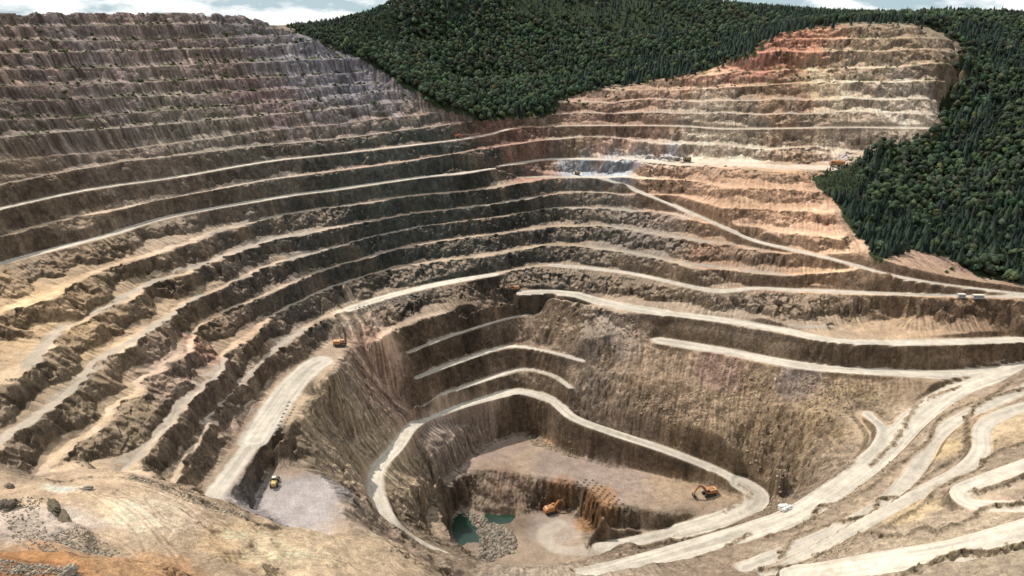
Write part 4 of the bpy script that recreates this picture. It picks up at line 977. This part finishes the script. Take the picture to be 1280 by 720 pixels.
# drill cuttings: small cones left by the blast holes
cv, cf = [], []
nn = 9
for i in range(nn): cv.append((math.cos(i/nn*6.283), math.sin(i/nn*6.283), -.1))
for i in range(nn): cv.append((math.cos(i/nn*6.283)*.45, math.sin(i/nn*6.283)*.45, .42))
for i in range(nn): cv.append((math.cos(i/nn*6.283)*.18, math.sin(i/nn*6.283)*.18, .30))
cv.append((0, 0, .12))
for j in range(2):
    for i in range(nn): a, b_1, c_1, d_1 = j*nn+i, j*nn+(i+1) % nn, (j+1)*nn+(i+1) % nn, (j+1)*nn+i; cf += [(a, b_1, c_1), (a, c_1, d_1)]
for i in range(nn): cf.append((2*nn+i, 2*nn+(i+1) % nn, 3*nn))
cme = {}
for nm_, cc_ in (('dark', (.085, .075, .065)), ('grey', (.17, .15, .13))):
    me = np_mesh('cuttings_cone', np.array(cv), np.array(cf), np.tile(np.array([cc_]), (len(cv), 1))); me.materials.append(M_rock); cme[nm_] = me
def cones(corners, nu, nv, kind, size, label, group, seed):
    r = random.Random(seed); A, B, Cq, Dq = [Vector(pick(*c)) for c in corners]
    for i in range(nu):
        for j in range(nv):
            a, b = (i+(.5 if j % 2 else 0))/max(nu-1, 1), j/max(nv-1, 1)
            if a > 1.02: continue
            q = (A*(1-a)+B*a)*(1-b)+(Dq*(1-a)+Cq*a)*b
            x, y = q.x+r.uniform(-.4, .4), q.y+r.uniform(-.4, .4)
            o = link('cuttings_cone', cme[kind]); s_ = size*r.uniform(.8, 1.2); o.location = (x, y, hz(x, y)); o.scale = (s_, s_, s_*1.1); o.rotation_euler = (0, 0, r.random()*6)
            tag(o, label, 'heap', group)
cones([(722,603),(772,645),(788,637),(738,598)], 10, 4, 'dark', 1.25, 'small dark cone of drill cuttings above the lower pit edge', 'drill cuttings above the lower pit edge', 1)
cones([(444,386),(520,367),(522,371),(447,392)], 16, 3, 'grey', 1.3, 'small grey cone of drill cuttings on the pale bench above the drill rig', 'drill cuttings on the pale bench', 2)
cones([(362,503),(343,545),(352,546),(369,507)], 9, 2, 'grey', 1.2, 'small cone of drill cuttings beside the broad haul bench', 'drill cuttings beside the haul bench', 3)
# ------------------------------------------------------------------ machines
def paint(name, c, rough=.55, metal=0.0, dirt=.35):
    m, nt, b = new_mat(name); tc = nt.nodes.new('ShaderNodeTexCoord'); nz = nt.nodes.new('ShaderNodeTexNoise'); nz.inputs['Scale'].default_value = 1.1; nz.inputs['Detail'].default_value = 6
    mx = nt.nodes.new('ShaderNodeMix'); mx.data_type = 'RGBA'; mr = nt.nodes.new('ShaderNodeMapRange'); mr.inputs[1].default_value = .45; mr.inputs[2].default_value = .7; mr.inputs[4].default_value = dirt
    nt.links.new(tc.outputs['Object'], nz.inputs[0]); nt.links.new(nz.outputs[0], mr.inputs[0]); nt.links.new(mr.outputs[0], mx.inputs[0])
    mx.inputs[6].default_value = (*c, 1); mx.inputs[7].default_value = (.25, .2, .15, 1); nt.links.new(mx.outputs[2], b.inputs['Base Color'])
    b.inputs['Roughness'].default_value = rough; b.inputs['Specular IOR Level'].default_value = .4; b.inputs['Metallic'].default_value = metal; return m
P_OR = paint('orange_machine_paint', (.42, .16, .05), dirt=.75); P_YE = paint('yellow_machine_paint', (.60, .42, .12), dirt=.6); P_WH = paint('white_cab_paint', (.62, .56, .46), dirt=.3)
P_DK = paint('dark_steel', (.03, .03, .03), .6); P_GL = paint('dark_glass', (.02, .03, .035), .15, dirt=.1); P_RD = paint('rust_red_paint', (.36, .10, .045)); P_GY = paint('grey_cabin_sheet', (.30, .31, .33)); P_BR = paint('brown_machine_paint', (.20, .12, .05)); P_PALE = paint('pale_orange_paint', (.75, .42, .20))  # P_PALE: paler orange for the roof decks and cab roofs
class MB:
    def __init__(s): s.bm = bmesh.new()
    def box(s, c, d, bev=.06, rx=0, ry=0, rz=0, taper=1.0):
        t = bmesh.new(); bmesh.ops.create_cube(t, size=1)
        for v in t.verts:
            k = taper if v.co.z > 0 else 1; v.co = Vector((v.co.x*d[0]*k, v.co.y*d[1]*k, v.co.z*d[2]))
        if bev: bmesh.ops.bevel(t, geom=t.edges[:], offset=min(bev, min(d)*.3), segments=1, affect='EDGES')
        M = Matrix.Translation(c) @ Matrix.Rotation(rz, 4, 'Z') @ Matrix.Rotation(ry, 4, 'Y') @ Matrix.Rotation(rx, 4, 'X')
        t.transform(M); me = bpy.data.meshes.new('t'); t.to_mesh(me); t.free(); s.bm.from_mesh(me); bpy.data.meshes.remove(me); return s
    def cyl(s, a, b, r, n=12, r2=None):
        a, b = Vector(a), Vector(b); d = b-a; t = bmesh.new(); bmesh.ops.create_cone(t, segments=n, cap_ends=True, radius1=r, radius2=r if r2 is None else r2, depth=d.length)
        t.transform(Matrix.Translation((a+b)/2) @ d.to_track_quat('Z', 'Y').to_matrix().to_4x4()); me = bpy.data.meshes.new('t'); t.to_mesh(me); t.free(); s.bm.from_mesh(me); bpy.data.meshes.remove(me); return s
    def beam(s, a, b, w, h, h2=None):
        a, b = Vector(a), Vector(b); d = b-a; u = d.normalized(); side = u.cross(Vector((0, 0, 1))); side = side.normalized() if side.length > .01 else Vector((0, 1, 0)); up = side.cross(u)
        h2 = h if h2 is None else h2; vs = []
        for p, hh in ((a, h), (b, h2)):
            for sx, sz in ((-1, -1), (1, -1), (1, 1), (-1, 1)): vs.append(s.bm.verts.new(p+side*sx*w/2+up*sz*hh/2))
        for f in ((0, 1, 2, 3), (7, 6, 5, 4), (0, 4, 5, 1), (1, 5, 6, 2), (2, 6, 7, 3), (3, 7, 4, 0)): s.bm.faces.new([vs[i] for i in f])
        return s
    def prism(s, pts, y0, y1):
        """profile in x,z extruded along y"""
        a = [s.bm.verts.new((p[0], y0, p[1])) for p in pts]; b = [s.bm.verts.new((p[0], y1, p[1])) for p in pts]; n = len(pts)
        s.bm.faces.new(a); s.bm.faces.new(b[::-1])
        for i in range(n): s.bm.faces.new((a[i], b[i], b[(i+1) % n], a[(i+1) % n]))
        return s
    def build(s, name, mat, parent=None):
        bmesh.ops.recalc_face_normals(s.bm, faces=s.bm.faces[:]); me = bpy.data.meshes.new(name); s.bm.to_mesh(me); s.bm.free(); me.materials.append(mat); return link(name, me, None, parent)
def track(parent, y, L=5.2, h=1.1, w=.75):
    pts = []
    for i in range(9): a = math.pi/2+i/8*math.pi; pts.append((-L/2+h/2+math.cos(a)*h/2, h/2+math.sin(a)*h/2))
    for i in range(9): a = -math.pi/2+i/8*math.pi; pts.append((L/2-h/2+math.cos(a)*h/2, h/2+math.sin(a)*h/2))
    t = MB().prism(pts, y-w/2, y+w/2).build('track', P_DK, parent)
    b = MB()
    for k in range(5): b.cyl((-L/2+h/2+k*(L-h)/4, y-w/2-.04, h/2), (-L/2+h/2+k*(L-h)/4, y+w/2+.04, h/2), h*.3, 10)
    b.build('roller', P_DK, t); return t
def excavator(name, loc, rz, sc, mat, roof, label, reach=1.0, dig='front', slew=0):
    """crawler excavator, nose along +x"""
    e = empty(name, loc, rz); e.scale = (sc,)*3; tag(e, label, 'excavator')
    track(e, -1.35); track(e, 1.35)
    MB().box((0, 0, .75), (2.6, 2.0, .5)).cyl((0, 0, .9), (0, 0, 1.3), .8, 16).build('undercarriage', P_DK, e)
    hse = MB().box((-.9, 0, 2.15), (3.9, 3.0, 1.6), .12).box((-.7, -.2, 3.05), (2.6, 2.2, .3), .08).build('engine_house', mat, e)
    MB().box((-.9, .2, 3.0), (3.4, 2.6, .08), .02).build('roof_deck', roof, hse)
    MB().cyl((-1.4, .9, 2.9), (-1.4, .9, 3.8), .13, 8).build('exhaust', P_DK, hse)
    MB().box((-3.0, 0, 2.0), (.7, 2.9, 1.4), .2).build('counterweight', mat, e)
    cb = MB().box((1.3, 1.0, 2.6), (1.5, 1.0, 1.9), .08).build('cab', mat, e)
    MB().box((2.06, 1.0, 2.85), (.05, .84, 1.1), .01).box((1.3, 1.52, 2.85), (1.2, .05, 1.0), .01).build('window', P_GL, cb)
    r = MB()
    for y in (-1.45, 1.45):
        r.cyl((-2.7, y, 3.6), (.6, y, 3.6), .04, 6)
        for x in (-2.7, -1.6, -.5, .6): r.cyl((x, y, 2.9), (x, y, 3.6), .035, 6)
    r.build('handrail', P_DK, hse)
    k = reach
    A, B, Cc_, D = (1.2, -.1, 2.2), (3.6*k, -.1, 5.0), (5.4*k, -.1, 4.4), (6.6*k, -.1, 1.7)
    MB().beam(A, B, .6, .8, .95).beam(B, Cc_, .6, .95, .6).build('boom', mat if roof is not P_DK else P_DK, e)
    MB().beam((4.9*k, -.1, 4.9), D, .45, .75, .45).build('stick', mat, e)
    MB().cyl((1.6, .25, 2.0), (3.4*k, .25, 4.4), .13, 8).cyl((3.6*k, -.1, 5.5), (5.0*k, -.1, 5.2), .12, 8).build('hydraulic_ram', P_DK, e)
    x0 = 6.6*k
    MB().prism([(x0-.1, 2.0), (x0+.5, 1.5), (x0+.3, .5), (x0-.6, .15), (x0-1.3, .5), (x0-1.1, .7), (x0-.5, .5), (x0, .8)], -.95, .75).build('bucket', P_DK, e)
    return e
def drill(name, loc, rz, sc, mat, roof, label, mast_lean=0.0, mast_h=9.0):
    e = empty(name, loc, rz); e.scale = (sc,)*3; tag(e, label, 'drill rig')
    track(e, -1.5, 5.6); track(e, 1.5, 5.6)
    MB().box((0, 0, 1.35), (7.4, 2.8, .5), .08).build('deck', P_DK, e)
    h = MB().box((-1.6, 0, 2.6), (4.0, 2.7, 1.9), .12).build('engine_house', mat, e)
    MB().box((-1.6, 0, 3.60), (3.8, 2.5, .12), .03).box((-2.2, .3, 3.8), (1.2, 1.0, .4), .05).build('roof_deck', roof, h)
    c = MB().box((1.7, .7, 2.65), (1.6, 1.3, 2.0), .1).build('cab', mat, e)
    MB().box((1.7, .7, 3.72), (1.7, 1.4, .12), .03).build('cab_roof', roof, c)
    MB().box((2.52, .7, 2.9), (.05, 1.1, 1.1), .01).box((1.7, 1.37, 2.9), (1.3, .05, 1.0), .01).build('window', P_GL, c)
    m = MB(); L = mast_lean
    for x, y in ((3.1, -.5), (3.1, .5), (3.9, -.5), (3.9, .5)): m.beam((x, y, 1.0), (x+L, y, mast_h), .14, .14)
    for i in range(9):
        z0 = 1+i*(mast_h-1)/9; z1 = z0+(mast_h-1)/9; q0, q1 = L*i/9, L*(i+1)/9
        m.beam((3.1+q0, -.5, z0), (3.9+q1, -.5, z1), .08, .08).beam((3.9+q0, .5, z0), (3.1+q1, .5, z1), .08, .08).beam((3.1+q0, -.5, z1), (3.1+q1, .5, z1), .08, .08)
    m.build('mast', P_DK, e)
    MB().cyl((3.5, 0, .1), (3.5+L, 0, mast_h*.95), .14, 10).build('drill_rod', P_DK, e)
    j = MB()
    for x, y in ((-3.4, -1.2), (-3.4, 1.2), (3.0, 1.4), (3.0, -1.4)): j.cyl((x, y, 0.05), (x, y, 1.5), .14, 8).cyl((x, y, 0), (x, y, .12), .35, 10)
    j.build('levelling_jack', P_DK, e); return e
def wheel(parent, x, y, r=1.0, w=.7, nm='wheel'):
    t = MB().cyl((x, y-w/2, r), (x, y+w/2, r), r, 20).build(nm, P_DK, parent); s_ = 1 if y > 0 else -1
    MB().cyl((x, y+s_*w/2, r), (x, y+s_*(w/2+.06), r), r*.5, 14).build('rim', P_YE, t); return t
def truck(name, loc, rz, sc, mat, roof, label):
    e = empty(name, loc, rz); e.scale = (sc,)*3; tag(e, label, 'dump truck')
    for x, y in ((2.6, 1.7), (2.6, -1.7), (-2.2, 1.7), (-2.2, -1.7)): wheel(e, x, y)
    MB().box((.2, 0, 1.2), (8.2, 1.8, .6), .08).build('chassis', P_DK, e)
    MB().prism([(-4.6, 2.2), (-3.9, 1.6), (1.6, 1.9), (2.0, 3.6), (3.9, 3.9), (3.9, 4.05), (1.7, 3.9), (-4.9, 3.7)], -2.0, 2.0).build('dump_body', mat, e)
    c = MB().box((3.1, .8, 2.75), (1.6, 1.5, 1.5), .1).build('cab', mat, e)
    MB().box((3.1, .8, 3.55), (1.7, 1.6, .12), .03).build('cab_roof', roof, c); MB().box((3.92, .8, 2.95), (.05, 1.3, .8), .01).box((3.1, 1.56, 2.95), (1.2, .05, .7), .01).build('window', P_GL, c)
    MB().box((3.7, 0, 1.75), (1.3, 3.2, 1.1), .1).build('hood', mat, e)
    for y in (-1.2, 1.2): MB().cyl((4.35, y, 1.7), (4.42, y, 1.7), .2, 10).build('headlight', P_WH, e)
    return e
def loader(name, loc, rz, sc, label):
    e = empty(name, loc, rz); e.scale = (sc,)*3; tag(e, label, 'wheel loader')
    for x, y in ((1.9, 1.35), (1.9, -1.35), (-1.7, 1.35), (-1.7, -1.35)): wheel(e, x, y, .95, .75)
    MB().box((-2.0, 0, 2.0), (3.0, 1.9, 1.4), .15).box((1.2, 0, 1.6), (1.9, 1.4, .9), .1).build('body', P_YE, e)
    c = MB().box((0, 0, 2.7), (1.5, 1.5, 1.9), .1).build('cab', P_DK, e); MB().box((0, 0, 3.72), (1.7, 1.7, .14), .04).build('cab_roof', P_WH, c)
    MB().box((.77, 0, 2.95), (.05, 1.3, 1.1), .01).box((0, .77, 2.95), (1.2, .05, 1.0), .01).box((0, -.77, 2.95), (1.2, .05, 1.0), .01).build('window', P_GL, c)
    for y in (-.75, .75): MB().beam((1.2, y, 2.1), (3.6, y, .9), .25, .45).build('lift_arm', P_YE, e)
    MB().prism([(3.4, 1.4), (3.7, 1.5), (3.8, .4), (4.9, .15), (4.9, .05), (3.6, .1), (3.4, .4)], -1.7, 1.7).build('bucket', P_DK, e)
    return e
def at(px, py, dz=0): p = pick(px, py); return (p[0], p[1], p[2]+dz)
excavator('mining_excavator', at(689, 641, .15), R(25), 2.05, P_OR, P_PALE, 'large orange excavator digging at the wall of the lower pit')
excavator('mining_excavator', at(886, 619, .15), R(195), 2.05, P_OR, P_PALE, 'orange excavator with its arm stretched over the brown pit floor', 1.05)
loader('wheel_loader', at(343.5, 606, .1), R(100), 1.55, 'yellow wheel loader parked on the pale grey shelf at lower left')
drill('drill_rig', at(425, 433, .1), R(2), 1.5, P_OR, P_PALE, 'orange and white drill rig with black mast at the end of the haul bench')
excavator('excavator', at(643, 363.5, .1), R(190), 1.5, P_OR, P_PALE, 'orange excavator with black arm at the bend of the middle haul road', .8)
truck('dump_truck', at(1045, 208.5, .1), R(178), 1.75, P_OR, P_WH, 'bright orange dump truck at the right end of the white platform')
truck('dump_truck', at(572, 172.8, .05), R(-2), 1.05, P_RD, P_OR, 'rusty orange dump truck on the white road under the wood')
drill('drill_rig', at(859, 202, .1), R(175), 1.25, P_BR, P_DK, 'dark brown drill rig on the white platform below the blue grey face', 0, 5.5)
excavator('excavator', at(721, 218.5, .1), R(160), 1.15, P_BR, P_YE, 'small brown and yellow excavator against the blue grey face', .7)
def cabin(loc, rz, L, label):
    e = empty('site_cabin', loc, rz); tag(e, label, 'cabin'); W_, H_ = 3.4, 3.4
    w_ = MB().box((0, 0, H_/2), (L, W_, H_), .05).build('wall', P_GY, e)
    for k in range(int(L/2.4)): MB().box((-L/2+1.6+k*2.4, -W_/2-.02, 1.9), (1.1, .05, 1.0), .01).build('window', P_GL, e)
    MB().box((-L/2+.02, 0, 1.1), (.08, .95, 2.1), .01).build('door', P_WH, e)
    MB().box((0, 0, H_+.12), (L+.3, W_+.3, .22), .04).build('roof', P_WH, e)
cabin(at(1201, 373.2, .1), R(-2), 6.5, 'small grey cabin with white roof beside the right haul road')
cabin(at(1222, 373.4, .1), R(-2), 9.5, 'longer grey cabin with white roof beside the right haul road')
